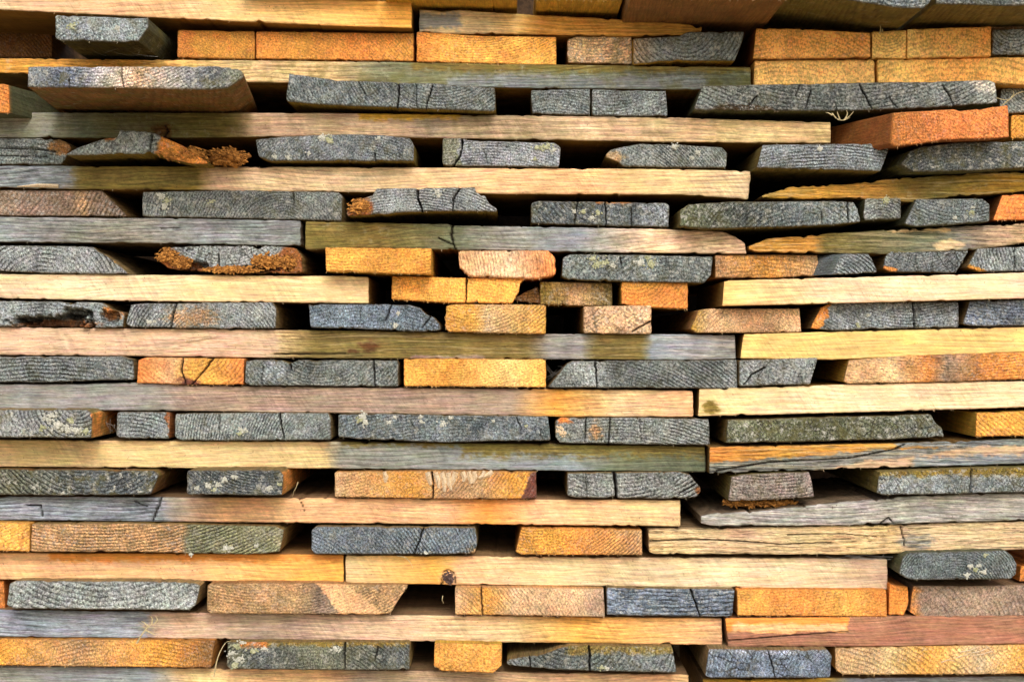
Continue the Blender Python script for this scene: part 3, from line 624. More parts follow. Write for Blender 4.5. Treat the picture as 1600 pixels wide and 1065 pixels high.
o = plank(10, E, 'grey plank with two white lichen blooms', [(880,402),(892,397),(1000,398),(1113,401)], [(878,432),(890,437),(1000,440),(1100,442),(1110,430)], .016, 'GREY', side='OLG', moss=.6, cracks=[([(969,403),(971,415)],1.3,8)])
lichen(o, (927,404,9), (945,410,10), (932,414,8), (1000,410,9), (1017,413,10), (1012,404,6), (958,414,6))
plank(10, E, 'tan plank with level unbroken edges', [(1117,398),(1278,398)], [(1117,434),(1200,434),(1280,431)], .006, [(1117,'TAN'),(1200,'GOLD'),(1280,'TANL')], w=.35, ring=(1190,800,6), fuzz=8)
plank(10, E, 'small grey wedge with striped left flank', [(1313,402),(1322,396),(1357,396),(1364,408)], [(1301,429),(1340,428),(1371,425)], .03, 'GREYL', side='GREY', yaw=-.5, ring=(1240,560,5), moss=.1)
plank(10, E, 'grey plank with concentric arcs, pointed right', [(1382,400),(1392,392),(1514,391)], [(1378,420),(1390,425),(1494,426)], .016, 'GREY', ring=(1440,350,4.6), moss=.2, jagL=3, zones=[('ell',1385,422,16,5,'ORANGE',.2,.2)])
plank(10, E, 'grey plank with golden lower left corner', [(1528,388),(1680,382)], [(1512,418),(1530,424),(1680,423)], .018, 'GREYL', ring=(1640,380,5), moss=.2, zones=[('half',1508,410,1540,423,'GOLD',3,.2)], cracks=[([(1585,388),(1586,424)],1.0,9)], jag=.7)
# --- layer 11
plank(11, Lg, 'clean cream plank ending over a gap', [(-110,427),(0,428),(540,431),(576,433)], [(-110,465),(0,466),(200,470),(576,474)], .008, [(0,'PCR'),(200,'PCR'),(330,'CREAM'),(576,'CREAM')], w=.08, side='GOLV')
plank(11, E, 'golden plank with arrow-shaped right end', [(612,431),(728,434),(820,434)], [(612,468),(700,473),(800,474),(812,456),(807,448)], .01, [(612,'GOLD'),(700,'GOLDB'),(820,'GOLDB')], w=.15, jagR=3, cracks=[([(729,433),(728,474)],1.4,14)], ring=(700,800,5))
plank(11, E, 'splinter of dark wood deep in the gap', [(806,462),(840,448)], [(806,470),(846,474)], -.01, 'BRN', w=.5)
plank(11, E, 'olive-brown plank in shade', [(844,440),(956,442)], [(844,476),(957,479)], -.004, [(844,'OLIVE'),(900,'TAN'),(957,'OLG')], side='GOLV', w=.5, moss=.35)
plank(11, E, 'deep orange square plank', [(971,440),(1075,441)], [(971,477),(1075,483)], .01, 'ORANGE', side='GOLV', w=.15, zones=[('box',965,430,1080,452,'GOLD',5)])
plank(11, Lg, 'very pale cream plank with golden left end', [(1132,438),(1300,434),(1600,426),(1700,423)], [(1129,478),(1300,474),(1600,466),(1700,463)], .03, [(1132,'YCR'),(1300,'PCR'),(1600,'PCR')], w=.05, side='GOLV')
# --- layer 12
plank(12, E, 'grey plank hollowed by dark rot below', [(-60,470),(120,471),(160,472),(176,484),(193,488)], [(-60,508),(100,511),(192,511)], .012, 'GREYL', ring=(60,900,5), moss=.2, holes=[(85,503,66,13,32),(118,490,24,11,26),(40,499,20,10,20),(170,494,16,12,16)], zones=[('ell',178,487,13,12,'DOR',.5,.3),('ell',85,508,64,9,'RUST',.3,.4)], jag=1.3)
o = plank(12, E, 'grey plank split by a wavy dark crack', [(205,476),(222,474),(425,472),(431,480)], [(197,506),(205,511),(330,513),(430,513)], .012, 'GREYL', moss=.4, ring=(330,560,4.8), cracks=[([(275,474),(271,490),(267,512)],2.0,18)], zones=[('ell',300,496,34,14,'TAN',.8,.7)])
lichen(o, (235,502,7))
o = plank(12, E, 'blue-grey plank sloping down to a ragged point', [(482,475),(640,476),(655,480),(665,490),(678,496),(688,508)], [(486,512),(600,515),(660,518),(688,516)], .014, 'BLUE', moss=.15, ring=(560,800,5), jag=1.2, cracks=[([(612,476),(603,500)],1.3,9),([(565,476),(562,500)],.6,5),([(672,495),(660,512)],1,8)])
lichen(o, (622,489,4), (617,508,5))
plank(12, E, 'amber-grey plank with torn left end', [(697,478),(708,475),(853,476)], [(693,508),(700,518),(853,522)], .016, [(693,'GOLD'),(740,'GOLDB'),(760,'TANL'),(853,'GOLDB')], w=.35, jagL=3, ring=(740,380,5), moss=.3)
plank(12, E, 'short tan plank with bold diagonal rings', [(912,478),(1018,477)], [(912,521),(1018,522)], .012, 'TANL', w=.6, ring=(860,380,6.5), moss=.3, cracks=[([(1016,502),(998,512),(988,518)],1.4,8)])
plank(12, E, 'smooth tan plank left of the orange-tipped grey', [(1092,484),(1110,482),(1249,482)], [(1080,514),(1090,520),(1252,519)], .014, [(1080,'GOLV'),(1110,'TANL'),(1180,'TAN'),(1252,'TANL')], w=.35, ring=(1170,560,4.6), fuzz=10)
o = plank(12, E, 'grey plank with orange torn left tip', [(1283,480),(1296,474),(1330,472),(1498,471)], [(1266,513),(1300,516),(1400,513),(1498,511)], .014, 'GREYL', ring=(1420,300,4.6), moss=.4, zones=[('half',1302,472,1282,516,'ORANGE',2,.2)], cracks=[([(1427,472),(1429,512)],1.6,14)])
lichen(o, (1340,508,4), (1357,492,3))
plank(12, E, 'blue-grey plank running off the right side', [(1516,470),(1680,466)], [(1505,506),(1520,509),(1680,508)], .016, 'BLUE', ring=(1600,200,5), moss=.4)
# --- layer 13
o = plank(13, Lg, 'long plank, pink straw left, olive-grey right', [(-110,510),(0,511),(540,516),(800,521),(1060,522),(1148,523)], [(-110,553),(0,554),(300,557),(540,560),(870,561),(1060,562),(1150,561)], .004, [(0,'PINK'),(200,'PCR'),(430,'CREAM'),(490,'OLG'),(820,'OLG'),(858,'SGREY'),(912,'SGREY'),(935,'OLG'),(1000,'OLG'),(1020,'SBLUE'),(1150,'SGREY')], w=.45, rough=.25, grain=(4.5,-.015), side='GOLV', zones=[('box',-200,500,430,570,'PINK',10,.2),('ell',578,541,15,8,'BRND',.6),('ell',548,548,8,4,'BRND',.6),('box',640,555,760,570,'MAUVEL',3)], cracks=[([(430,553),(540,552)],1.4,5)])  # olive stops paint the shade of the plank ends overhead, grey between
spike('splinter', o, [(290,533),(315,530),(345,524)], 2.2, M_SPL)
plank(13, Lg, 'bright yellow-cream plank, straight grained', [(1162,522),(1300,518),(1600,511),(1700,509)], [(1157,560),(1300,562),(1600,550),(1700,547)], .012, 'YCR', w=.04, side='GOLV', grain=(8,.012))
# --- layer 14
plank(14, E, 'smooth dull grey plank at the left edge', [(-60,557),(190,557),(208,562)], [(-60,597),(90,597),(160,594),(209,593)], .012, 'GREY', ring=(60,1200,6), moss=.35, cracks=())
plank(14, E, 'bright orange plank with purple V-shaped crack', [(216,562),(228,558),(382,560)], [(213,598),(300,601),(380,601)], .012, [(213,'RED'),(270,'PEACH'),(300,'GOLDB'),(340,'GOLDB'),(382,'RED')], w=.12, ring=(300,520,6), cracks=[([(286,558),(283,580),(290,600)],1.8,7),([(334,560),(318,580),(300,600)],1.6,7)], zones=[('ell',296,600,16,9,'PURP',.5)])
plank(14, E, 'grey plank with tight wavy relief', [(385,564),(400,562),(440,562),(452,568),(466,562),(622,563)], [(383,597),(392,602),(622,604)], .012, 'GREY', ring=(500,500,5), moss=.5, cracks=[([(452,564),(456,576)],1.6,10),([(583,563),(586,603)],1.4,12),([(411,575),(409,598)],.8,6)], zones=[('ell',425,580,18,14,'BLUEL',.3)])
plank(14, E, 'radiant golden plank with fuzzy lower edge', [(631,560),(853,561)], [(631,603),(853,605)], .014, [(631,'GOLDB'),(700,'GOLD'),(800,'YCR'),(853,'GOLDB')], w=.15, ring=(680,250,4), fuzz=90)
plank(14, E, 'long grey plank with obliquely cut left end', [(886,568),(895,564),(932,563),(1151,562)], [(857,605),(1000,606),(1152,607)], .012, [(857,'GREY'),(915,'GREYL'),(935,'GREYL'),(960,'GREYD'),(1152,'GREY')], ring=(900,900,5), moss=.3, cracks=[([(930,563),(933,604)],1.6,14)])
plank(14, E, 'short grey plank, right end slanting inward', [(1155,563),(1278,558)], [(1155,603),(1266,600)], .016, 'GREYL', ring=(1260,500,5), moss=.5, cracks=[([(1195,574),(1175,585),(1163,600)],1.5,9)])
plank(14, E, 'long coarse orange-brown plank', [(1326,563),(1400,556),(1500,552),(1600,550),(1700,548)], [(1318,596),(1325,599),(1500,596),(1600,592),(1700,590)], .014, [(1318,'TAN'),(1400,'TANL'),(1450,'DOR'),(1480,'MAUVE'),(1540,'DOR'),(1600,'ORANGE')], w=.4, ring=(1500,-300,4.5), side='GOLV')
# --- layer 15
plank(15, Lg, 'long plank, grey through mauve to gold', [(-110,600),(0,600),(120,600),(205,597),(300,602),(540,605),(870,608),(1083,610)], [(-110,638),(0,639),(300,642),(600,646),(900,651),(1083,651)], .006, [(0,'SGREY'),(230,'SGREY'),(300,'MAUVEL'),(500,'MAUVEL'),(800,'MAUVEL'),(870,'GOLD'),(960,'CREAM'),(1083,'PEACH')], w=.35, zones=[('half',215,600,100,640,'SGREY',1)][:0], grain=(6,.03))
plank(15, Lg, 'creamy plank with dark bark nick at left end', [(1093,608),(1300,601),(1500,597),(1600,595),(1700,593)], [(1091,650),(1300,645),(1600,636),(1700,633)], .012, [(1093,'CREAM'),(1300,'PCR'),(1600,'PCR')], w=.08, side='GOLV', zones=[('ell',1110,637,14,9,'OLIVE',.3,.4)])
# --- layer 16
o = plank(16, E, 'grey plank thick with pale lichen, amber flank', [(-60,640),(0,640),(135,640),(144,646)], [(-60,683),(142,684)], .05, 'GREYL', side='ORANGE', flank='R', moss=.9, w=.9, yaw=-.0, zones=[('box',145,630,190,690,'ORANGE',3,.2)])
lichen(o, (75,655,9), (90,663,11), (104,670,10), (120,672,9), (82,650,7), (134,674,8), (110,657,7), (66,668,7))
plank(16, E, 'short grey block beside the amber flank', [(183,645),(190,643),(265,644)], [(182,680),(188,684),(264,685)], .012, 'GREYL', moss=.3, side='RUST', flank='R', zones=[('box',261,640,270,690,'RUST',1.5,.3)])
o = plank(16, E, 'grey plank with one hairline vertical crack', [(273,646),(400,644),(512,645),(517,652)], [(273,682),(280,688),(400,688),(517,687)], .014, 'GREYL', moss=.45, ring=(540,720,4.4), cracks=[([(437,645),(440,665),(443,684)],1.5,13),([(343,645),(342,675)],.8,6)])
lichen(o, (380,672,9), (374,678,6))
o = plank(16, E, 'long grey plank dotted with white lichen', [(528,648),(600,646),(700,648),(856,650)], [(528,682),(560,686),(700,691),(800,688),(860,688)], .014, 'GREY', moss=.5, ring=(700,1100,5), side='OLIVE', cracks=[([(807,652),(815,670)],.9,6),([(640,655),(650,672)],.8,5),([(845,670),(843,685)],.8,5)])
lichen(o, (566,650,9), (570,659,9), (562,656,7), (608,659,5), (657,651,4), (659,658,4), (692,662,8), (705,652,4), (771,657,3), (823,665,3), (617,652,3))
o = plank(16, E, 'rust-flecked grey plank with white chip', [(868,658),(876,652),(1000,652),(1108,654)], [(868,684),(875,692),(1110,695)], .012, 'GREYL', moss=.4, ring=(960,1000,5), cracks=[([(916,652),(914,690)],1.1,9),([(953,652),(951,692)],1.1,9),([(1000,655),(1002,690)],.7,5)], zones=[('box',868,648,892,660,'RED',3,.3),('ell',930,672,9,12,'TAN',.8,.7)], jagR=1.5)
lichen(o, (877,675,9), (876,668,6), mat=M_SPL)
plank(16, E, 'mossy green-black plank with frayed right end', [(1137,656),(1300,651),(1455,647),(1463,660),(1472,668)], [(1134,692),(1250,690),(1400,686),(1477,683)], .016, [(1134,'GG'),(1250,'GGD'),(1380,'GG'),(1477,'GREY')], moss=1.0, jagR=1.5)
plank(16, E, 'golden plank emerging from shadow at right', [(1526,645),(1680,640)], [(1524,682),(1680,679)], .02, 'GOLD', side='GOLV', w=.2, ring=(1700,500,6))
# --- layer 17
plank(17, Lg, 'long plank, half buttery yellow, half silver-grey', [(-110,686),(0,687),(540,690),(1102,697)], [(-110,729),(0,729),(540,732),(1102,737)], .002, [(0,'CREAM'),(100,'PCR'),(250,'CREAM'),(500,'CREAM'),(535,'SGREY'),(900,'SBLUE'),(960,'GG'),(1102,'GG')], w=.45, moss=.1, zones=[('box',-200,680,510,740,'CREAM',8,.08),('box',720,680,1110,712,'OLG',11,.6),('box',530,680,900,696,'OLG',6,.6)])  # olive top bands are shade from overhanging ends, put into the colour
plank(17, Lg, 'torn plank striped orange, grey and pink', [(1109,698),(1250,695),(1400,692),(1600,685),(1700,682)], [(1108,739),(1300,733),(1600,724),(1700,720)], .014, [(1109,'ORANGE'),(1200,'GOLD'),(1390,'GOLD')], w=.4, rough=.5, jag=1.5, side='GOLV', zones=[('half',1700,684,1130,725,'SGREY',2.5,.8),('half',1250,737,1500,690,'SGREY',3,.8)][:0]+[('half',1110,722,1400,702,'SGREY',2.5,.9),('half',1260,736,1480,703,'PINK',2.5,.15),('box',1400,680,1720,697,'GREYL',3,.8),('box',1430,712,1720,740,'SBLUE',6,.4)], cracks=[([(1120,735),(1200,722),(1330,715),(1405,700)],1.4,7),([(1400,700),(1412,694)],1.3,6)])
# --- layer 18
plank(18, E, 'dark lichen-mottled plank at left edge', [(-60,733),(60,733),(240,735),(248,742)], [(-60,772),(100,774),(236,772)], .02, [(0,'GG'),(140,'GREYD'),(245,'GREYD')], moss=.95, side='BRN', w=.95)
o = plank(18, E, 'lichen-spotted plank with amber right flank', [(292,735),(436,734),(442,740)], [(292,772),(440,774)], .05, 'GREYD', moss=.8, side='ORANGE', flank='R')
lichen(o, (325,758,6), (340,757,8), (350,749,6), (335,765,5), (365,744,5), (420,762,5), (437,756,4), (308,762,4))
o = plank(18, E, 'golden-brown plank with white torn fibres on top', [(523,737),(700,735),(838,737)], [(523,776),(700,779),(838,779)], .014, [(523,'TANL'),(640,'GOLD'),(690,'TAN'),(750,'TAN'),(800,'GOLD')], w=.35, ring=(500,560,5), cracks=[([(675,738),(677,758),(676,779)],1.6,12)], zones=[('half',812,780,836,735,'PURP',2,.3)])
for a in ([(680,738),(684,746),(686,756)],[(690,738),(694,748),(695,760)],[(700,738),(702,750),(705,758)],[(668,737),(670,744),(673,752)],[(600,737),(603,743),(602,749)],[(712,737),(709,745),(706,752)],[(732,736),(734,742),(736,750)],[(741,736),(742,742),(739,750)],[(758,736),(754,742),(748,744)],[(770,736),(764,740),(757,742)],[(722,737),(726,743),(724,748)]):
    spike('splinter', o, [(a[0][0], a[0][1])]+[(q[0]*1.0, a[0][1]+(q[1]-a[0][1])*1.35) for q in a[1:]], 10.5, M_SPL, .35, .0012)
plank(18, E, 'split plank with bold black-white rings', [(887,739),(1060,737),(1078,741),(1086,752),(1095,760)], [(886,774),(900,777),(1060,779),(1090,776),(1098,768)], .014, 'GREYL', ring=(960,560,6.0), moss=.15, cracks=[([(959,737),(962,757),(963,778)],3.0,25),([(1085,758),(1060,772)],1.2,8),([(915,740),(917,777)],.7,5)], jagR=2, zones=[('ell',1096,768,8,8,'RUST',.3,.3)])
plank(18, E, 'mauve-grey plank with pale scribble marks', [(1143,745),(1160,741),(1264,737),(1268,750)], [(1138,782),(1150,783),(1272,777)], .02, 'MGREY', w=.9, moss=.5, side='OLG', ring=(1200,500,5))
plank(18, E, 'long plank with green moss along its top', [(1374,737),(1500,732),(1600,729),(1700,727)], [(1370,770),(1380,773),(1600,769),(1700,766)], .03, 'GREYL', moss=.7, side='OLG', zones=[('box',1360,725,1720,743,'OLIVE',4,.8)], cracks=[([(1518,732),(1516,768)],1.3,10)])
# --- layer 19
plank(19, Lg, 'long plank, cracked grey left, peach-orange right', [(-110,774),(0,775),(540,778),(1063,781)], [(-110,811),(0,812),(540,817),(1063,822)], .004, [(0,'SBLUE'),(200,'SBLUE'),(250,'GREYL'),(300,'STAN'),(350,'PEACH'),(700,'PEACH'),(760,'ORANGE'),(840,'PEACH'),(1063,'CREAM')], w=.2, zones=[('box',-200,770,255,830,'SBLUE',14,.9)], cracks=[([(42,789),(64,789),(66,806)],1.5,8),([(210,783),(230,791)],1.0,6),([(252,776),(247,790),(238,813)],2.0,8),([(468,780),(476,798)],.9,4)])
o = plank(19, Lg, 'tapering grey plank with golden torn upper edge', [(1095,806),(1120,801),(1200,797),(1300,785),(1400,776),(1480,772),(1600,770),(1700,768)], [(1096,817),(1110,821),(1250,821),(1400,818),(1600,812),(1700,809)], .018, 'STONE', w=.75, moss=.15, jag=1.6, rough=.15, cracks=[([(1376,818),(1388,808),(1396,817)],1.2,6)])
chunk(o, 1190, 789, 60, 4.5, 'torn_sliver', M_ROT, out=-.03, depth=.05, seed=21)
# --- layer 20
plank(20, E, 'small golden plank cut by the left edge', [(-60,815),(46,817)], [(-60,860),(0,860),(46,861)], .018, 'GOLDB', side='GOLD', w=.25, ring=(-40,700,5))
o = plank(20, E, 'long plank, brown left and grey-green right', [(52,818),(200,817),(430,822),(443,827)], [(49,861),(200,862),(400,867),(436,862)], .016, [(49,'TAN'),(280,'TAN'),(295,'GG'),(440,'GREENISH')], w=.6, ring=(150,300,5), moss=.35, zones=[('box',292,800,460,880,'GREENISH',3,.9)])
lichen(o, (352,857,7), (360,856,6), (298,866,4), (400,852,4))
o = plank(20, E, 'blue-grey plank with a slanted crack near middle', [(487,827),(495,822),(742,824)], [(486,858),(492,865),(700,866),(742,864),(746,850)], .014, 'BLUE', ring=(420,1000,5), moss=.4, cracks=[([(662,823),(655,845),(647,865)],1.4,13)], zones=[('ell',742,862,16,8,'TAN',.7,.6)])
lichen(o, (665,863,5))
plank(20, E, 'amber-brown speckled plank beside a dark gap', [(815,825),(900,825),(1003,828)], [(806,862),(815,866),(1004,867)], .012, [(806,'GOLD'),(870,'GOLD'),(900,'ORANGE'),(1005,'TAN')], w=.4, ring=(840,700,4.5))
plank(20, Lg, 'rough pale plank scored with dark fissures', [(1014,827),(1300,821),(1600,814),(1700,811)], [(1014,862),(1020,865),(1350,866),(1600,858),(1700,855)], .012, [(1014,'CREAM'),(1100,'PCR'),(1160,'STAN'),(1200,'PCR'),(1400,'CREAM'),(1412,'STAN'),(1470,'PCR'),(1600,'PCR')], w=.3, rough=1.0, jag=1.3, zones=[('ell',1435,845,26,12,'SGREY',.3,.7)], cracks=[([(1015,845),(1090,842),(1160,845),(1220,850),(1300,847)],1.1,5),([(1407,822),(1414,852)],1.2,5),([(1230,835),(1310,833),(1370,838)],.9,4)])
# --- layer 21
plank(21, Lg, 'glowing orange plank butting a paler one', [(-110,862),(0,863),(430,865),(537,866)], [(-110,904),(0,905),(537,909)], -.004, [(0,'PEACH'),(120,'PEACH'),(300,'PEACH'),(450,'ORANGEL'),(537,'GOLDB')], w=.06, L=.25, zones=[('box',80,855,537,876,'ORANGE',5)])
o = plank(21, Lg, 'pale gold plank with grey edge knot', [(540,867),(900,870),(1250,871),(1387,873)], [(540,911),(900,915),(1387,921)], .0, [(540,'CREAM'),(680,'GOLDB'),(730,'PEACH'),(800,'CREAM'),(1100,'PCR'),(1290,'PCR'),(1387,'STAN')], w=.08, zones=[('ell',722,900,26,14,'PEACH',.5)], cracks=[([(690,912),(693,893),(701,889)],1.2,5),([(712,911),(710,895),(702,890)],1.0,5)])
chunk(o, 701, 902, 9, 11, 'knot', M_KNOT, out=-.0015, depth=.008, seed=31)
o = plank(21, E, 'grey plank with fine concentric rings, cut corners', [(1408,880),(1412,869),(1422,863),(1500,861),(1572,860),(1583,869),(1589,880)], [(1405,895),(1416,903),(1430,906),(1500,905),(1580,905),(1588,898)], .03, 'GREY', ring=(1490,935,4.0), moss=.2, side='GGD')
lichen(o, (1516,884,6), (1524,889,6), (1511,899,7), (1538,893,8), (1539,867,4), (1530,883,4))
plank(21, E, 'crumbling amber plank behind the ringed one', [(1594,884),(1680,880)], [(1590,908),(1680,908)], .0, 'ORANGE', w=.3, jagL=4)
# --- layer 22
plank(22, E, 'orange plank just inside the left edge', [(-60,905),(6,906)], [(-60,950),(7,951)], -.01, 'DOR', w=.15)
plank(22, E, 'silver-blue plank with rippling white rings', [(14,912),(24,908),(200,908),(300,909),(312,914)], [(10,946),(20,951),(296,952),(306,944)], .02, 'GREYL', ring=(160,700,8), moss=.25)
plank(22, E, 'brown plank crossed by a pale orange band', [(325,913),(330,911),(480,911),(637,914)], [(324,952),(330,957),(590,960),(610,958),(622,938)], .016, [(324,'TAN'),(460,'TAN'),(500,'MAUVE'),(600,'TAN')], w=.45, ring=(420,600,4.5), zones=[('half',528,965,488,910,'PEACH',2,.1)][:0]+[('ell',555,936,1,1,'PEACH',1)][:0]+[('half',532,962,494,912,'PEACH',2,.1),('half',600,958,546,915,'TAN',2,.5)], cracks=[])
plank(22, E, 'pale tan plank with closely spaced saw lines', [(711,917),(943,919)], [(711,960),(945,963)], .014, [(711,'TANL'),(760,'GOLD'),(800,'TANL'),(900,'TANL'),(945,'MAUVEL')], w=.3, ring=(600,1100,5), cracks=[([(752,918),(754,960)],1.3,10)], jag=.6)
plank(22, E, 'smooth slate-grey plank touching the tan one', [(948,918),(1148,920)], [(948,961),(1100,963),(1144,963)], .012, 'BLUE', ring=(1050,-400,6), moss=.25, cracks=[([(1080,921),(1088,945),(1094,962)],1.4,12)])
plank(22, E, 'golden orange plank with grainy face', [(1152,920),(1385,921)], [(1152,961),(1386,963)], .012, [(1152,'GOLDB'),(1250,'ORANGE'),(1320,'GOLDB'),(1386,'ORANGE')], w=.15, ring=(1200,400,4.5), fuzz=80)
plank(22, E, 'narrow orange offcut wedged upright', [(1390,912),(1419,916)], [(1389,961),(1412,962),(1419,945)], .01, 'ORANGE', w=.1, jag=1.2)
plank(22, E, 'brown-mauve plank with sweeping rings', [(1427,914),(1500,915),(1680,912)], [(1421,955),(1432,963),(1500,965),(1680,962)], .008, [(1421,'ORANGE'),(1440,'MAUVE'),(1530,'MAUVEL'),(1600,'MAUVE')], w=.4, ring=(1370,1040,7), fuzz=5)
# --- layer 23
plank(23, Lg, 'long plank, stone-grey left to gold right', [(-110,951),(0,952),(540,960),(1128,965)], [(-110,993),(0,994),(540,1000),(900,1004),(1128,1007)], .0, [(0,'SBLUE'),(150,'SGREY'),(280,'STAN'),(400,'MAUVEL'),(600,'PINK'),(800,'CREAM'),(900,'GOLDB'),(1128,'PEACH')], w=.3, zones=[('box',-200,945,230,1005,'SBLUE',20,.8)])
plank(23, Lg, 'rose-red plank with orange split left end', [(1134,966),(1330,963),(1500,962),(1700,961)], [(1138,1010),(1400,1009),(1600,1005),(1700,1003)], .012, 'ROSE', w=.25, zones=[('half',1328,960,1322,985,'GOLDB',1,.1)][:0]+[('box',1130,960,1325,986,'ORANGE',2,.1),('box',1145,974,1325,986,'PEACH',3,.1)], cracks=[([(1138,1000),(1240,992),(1325,986)],1.1,4)])
# --- layer 24
plank(24, E, 'wide golden-brown plank with scratchy fibres', [(-60,998),(336,999)], [(-60,1040),(0,1040),(330,1042)], .008, [(0,'GOLD'),(120,'TAN'),(250,'GOLD'),(336,'BRN')], w=.35, ring=(200,1400,6), fuzz=70)
o = plank(24, E, 'green-grey plank with frayed lichen at left end', [(356,1003),(640,1003)], [(354,1040),(360,1045),(500,1046),(640,1046)], .016, [(354,'GG'),(400,'GREYD'),(500,'GG'),(640,'GREYD')], moss=.6, cracks=[([(539,1004),(538,1045)],1.3,11),([(590,1010),(586,1035)],1,7)], zones=[('box',375,995,420,1012,'DOR',4,.3),('box',420,995,640,1008,'OLIVE',4,.6)])
lichen(o, (368,1009,9), (362,1020,8), (372,1030,9), (366,1038,8), (396,1018,8), (414,1013,6), (525,1013,8), (378,1004,6))
plank(24, E, 'bright yellow-gold block with bowed lower edge', [(679,1004),(784,1006)], [(678,1040),(690,1048),(770,1051),(784,1040)], .018, 'GOLDB', side='GOLV', w=.2, ring=(600,900,6.5))
o = plank(24, E, 'dark mossy plank tapering to a left point', [(792,1031),(815,1026),(850,1022),(875,1012),(890,1008),(1050,1009)], [(792,1038),(825,1042),(860,1046),(1000,1049),(1057,1050)], .014, [(792,'GREYL'),(850,'GREYD'),(1057,'GREY')], moss=.5, cracks=[([(827,1025),(829,1042)],1,8),([(921,1010),(922,1048)],1.8,16)], zones=[('box',880,1003,1060,1020,'OLG',5,.7)])
lichen(o, (940,1042,6), (949,1043,6))
plank(24, E, 'slate-blue plank with crisp square outline', [(1108,1014),(1200,1015),(1293,1014),(1300,1024)], [(1102,1056),(1110,1059),(1296,1058)], .03, 'BLUE', ring=(1350,1100,5), moss=.35, cracks=[([(1200,1015),(1212,1057)],1,8)], zones=[('box',1095,1005,1305,1021,'BLUEL',3)])
o = plank(24, E, 'pale golden plank with white splinters', [(1306,1012),(1400,1010),(1500,1008),(1680,1005)], [(1306,1046),(1318,1054),(1500,1053),(1680,1050)], .014, [(1306,'TANL'),(1390,'CREAM'),(1450,'GOLDB'),(1530,'PCR'),(1600,'GOLDB')], w=.35, ring=(1250,1300,7))
for a in ([(1545,1010),(1530,1017),(1510,1020)],[(1550,1016),(1535,1021),(1516,1024)],[(1512,1022),(1500,1025),(1490,1028)],[(1540,1008),(1547,1013),(1551,1018)],[(1470,1034),(1482,1030),(1492,1032)],[(1500,1018),(1515,1015),(1532,1008)]):
    spike('splinter', o, a, 2.2, M_SPL, .3, .001)
# --- layer 25
plank(25, Lg, 'long plank, grey-blue left then warm tan', [(-110,1039),(0,1040),(540,1046),(1076,1053)], [(-110,1080),(0,1081),(540,1087),(1076,1094)], -.004, [(0,'SGREY'),(230,'SBLUE'),(290,'CREAM'),(500,'PEACH'),(560,'MAUVEL'),(1076,'PEACH')], w=.35)
plank(25, Lg, 'golden-edged grey plank beneath the pale one', [(1098,1060),(1200,1061),(1300,1059),(1600,1056),(1700,1055)], [(1098,1098),(1300,1098),(1700,1094)], -.004, [(1098,'GOLV'),(1290,'GOLV'),(1330,'SBLUE'),(1600,'SGREY')], w=.5)

# ------------------------------------------------------------------ straws caught in the stack
def straw(label, p, paths, r=.9, cat='straw', name='straw_stem', mat=None, group=None):
    V = []; F = []
    for pts in paths:
        n = len(pts); fine = []
        for i in range(n-1):
            for k in range(6):
                t = k/6; a = np.array(pts[i], float); b = np.array(pts[i+1], float)
                pa = np.array(pts[max(i-1, 0)], float); pb = np.array(pts[min(i+2, n-1)], float)
                fine.append(.5*((2*a)+(-pa+b)*t+(2*pa-5*a+4*b-pb)*t*t+(-pa+3*a-3*b+pb)*t**3))
        fine.append(np.array(pts[-1], float))
        W3 = [wpt(q[0], q[1], p+q[2]*K) for q in fine]
        v, f = tube('', W3, r*K, r*K*.25, None); o_ = len(V); V += list(v); F += [tuple(i+o_ for i in q) for q in f]
    c = np.mean([tuple(v) for v in V], 0); V = [(v[0]-c[0], v[1]-c[1], v[2]-c[2]) for v in V]
    ob = mesh_obj(name, V, F, mat or M_STRAW); ob.location = c
    setp(ob, label, cat, group)
straw('forked straw wisp like a small lizard on the stone-grey plank, lower left', .016, [[(214,1004,-2),(222,990,6),(232,978,10),(241,974,8)],[(232,978,10),(225,972,14),(221,970,18)],[(237,975,9),(238,966,12),(235,962,16)],[(228,984,8),(238,989,12),(243,991,16)],[(241,974,8),(246,968,6),(243,962,4)]], 1.5)
straw('thin curved straw hanging before the green-grey plank at bottom left', .02, [[(334,1057,2),(337,1040,8),(342,1022,10),(352,1004,4),(360,1001,-4)]], 1.3)
straw('short curled pale fibre on the pale gold plank near the grey knot', .004, [[(620,868,0),(632,870,8),(641,878,10),(645,887,8)]], .9)
straw('spiky straw tuft hanging below the long charcoal plank, upper right', .035, [[(1300,177,0),(1308,186,4),(1318,188,6),(1328,184,2)],[(1312,186,3),(1309,178,6),(1308,174,8)],[(1320,187,4),(1324,178,6),(1322,172,8)],[(1318,188,4),(1327,182,6),(1334,174,8)],[(1300,180,0),(1295,177,2),(1290,176,2)]], 1.2)
straw('looped straw stuck to the recessed grey plank at the right edge', .01, [[(1566,165,4),(1574,158,8),(1582,152,8),(1590,146,8),(1606,142,6)],[(1556,153,2),(1568,156,8),(1578,155,8)],[(1580,153,8),(1584,146,10),(1583,142,12)]], 1.1)
straw('upright pale splinter on top of the small golden block', .018, [[(1374,53,0),(1376,46,2),(1375,39,4)],[(1378,50,0),(1379,45,2)]], 1.4)
straw('fine fibre dangling in the dark gap beside the lichen plank', .01, [[(466,752,0),(463,760,2),(459,768,2),(457,776,0)]], .7)
straw('white fibre hanging in the gap under the grey knot', .0, [[(692,930,0),(691,936,1),(693,942,0)]], .8)
R = random.Random(5)
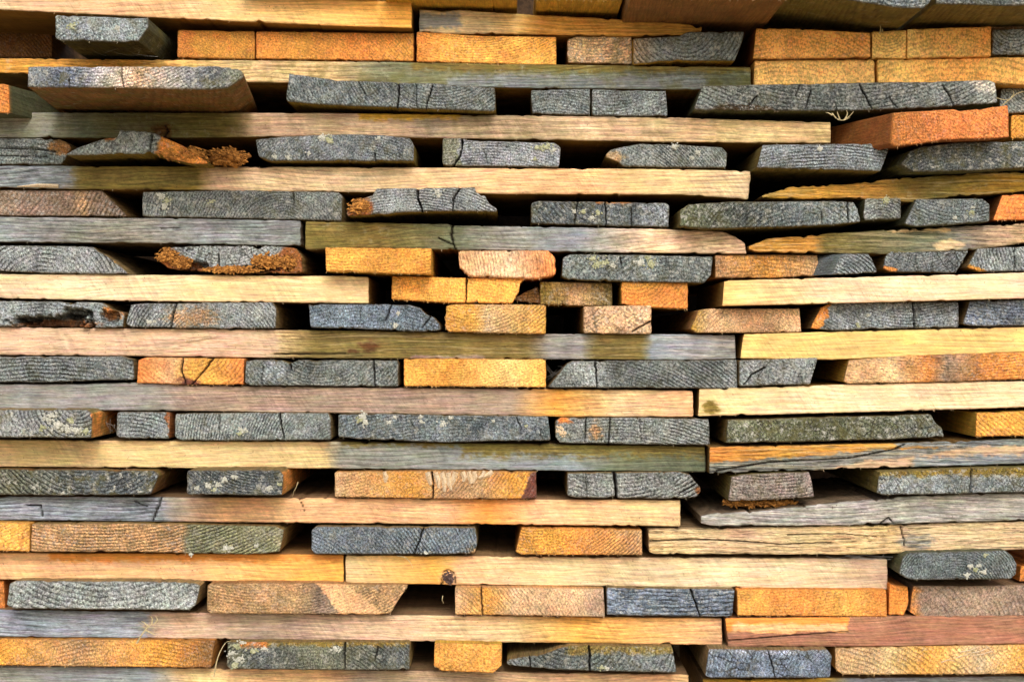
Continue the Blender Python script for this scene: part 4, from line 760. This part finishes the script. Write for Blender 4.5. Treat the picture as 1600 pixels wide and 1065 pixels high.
for lab, (x0, x1, y0, y1), n, pp in (
    ('cobweb strands across the hollow beside the obliquely cut grey plank', (853,905,566,600), 9, .006),
    ('cobweb strands beneath the rough fissured plank at lower right', (1290,1400,862,874), 12, .012),
    ('cobweb threads under the speckled grey jutting plank', (140,250,66,90), 8, .05),
    ('cobweb threads by the amber flank at middle left', (150,186,650,680), 6, .03)):
    paths = []
    for i in range(n):
        a = (R.uniform(x0, x1), R.uniform(y0, y1)); b = (R.uniform(x0, x1), R.uniform(y0, y1))
        m = ((a[0]+b[0])/2+R.uniform(-2, 2), (a[1]+b[1])/2+R.uniform(0, 3))
        paths.append([(a[0], a[1], R.uniform(-4, 4)), (m[0], m[1], 0), (b[0], b[1], R.uniform(-4, 4))])
    straw(lab, pp, paths, .22, 'cobweb', 'cobweb', M_WEB)

# ------------------------------------------------------------------ unseen ground and backing, added for their effect on the light
def box_struct(name, x0, x1, y0, y1, z0, z1, mat):
    V = [(x, y, z) for x in (x0, x1) for y in (y0, y1) for z in (z0, z1)]
    F = [(0,1,3,2), (4,6,7,5), (0,4,5,1), (2,3,7,6), (0,2,6,4), (1,5,7,3)]
    o = mesh_obj(name, V, F, mat, None, False); setp(o, kind='structure'); return o
M_BOUNCE_GROUND = mat_simple('unseen bounce earth', c4(182, 156, 112), c4(210, 186, 142), .02)
M_SKYBLOCK = mat_simple('added dark sky blocker', c4(52, 38, 24), c4(72, 54, 36), .02)
box_struct('unseen_bounce_ground', -30, 30, -30, 30, -.60, -.405, M_BOUNCE_GROUND)  # unseen; put in for warm bounce onto the plank undersides
box_struct('sky_blocker', -1.2, 1.2, .70, .74, -.403, .52, M_SKYBLOCK)  # made-up dark backing, keeps sky light out of the gaps


# ------------------------------------------------------------------ labels
ORD = 'first second third fourth fifth sixth seventh eighth ninth tenth eleventh twelfth thirteenth fourteenth fifteenth sixteenth seventeenth eighteenth nineteenth twentieth'.split()
LAY = ['top']+[ORD[i] for i in range(1, 20)]+['twenty-first', 'twenty-second', 'twenty-third', 'twenty-fourth', 'twenty-fifth', 'bottom']
by = {}
for b in BOARDS: by.setdefault(b[0], []).append(b)
for ly, lst in by.items():
    lst.sort(key=lambda b: b[1]); n = len(lst)
    for i, (l_, x_, o, look, kind) in enumerate(lst):
        if n == 1: pos = 'the only plank'
        elif i == 0: pos = 'leftmost'
        elif i == n-1: pos = 'rightmost'
        else: pos = ORD[i]+' from left'
        where = {'top': 'top layer', 'bottom': 'bottom layer'}.get(LAY[ly], LAY[ly]+' layer down')
        lab = '%s, %s in %s' % (look, pos, where)
        if len(lab.split()) > 16: print('LONG LABEL', lab)
        setp(o, lab, 'plank', 'stacked planks with cut ends facing out' if kind == 'E' else 'stacked planks with long edges facing out')
        del o['_f']; del o['_p']
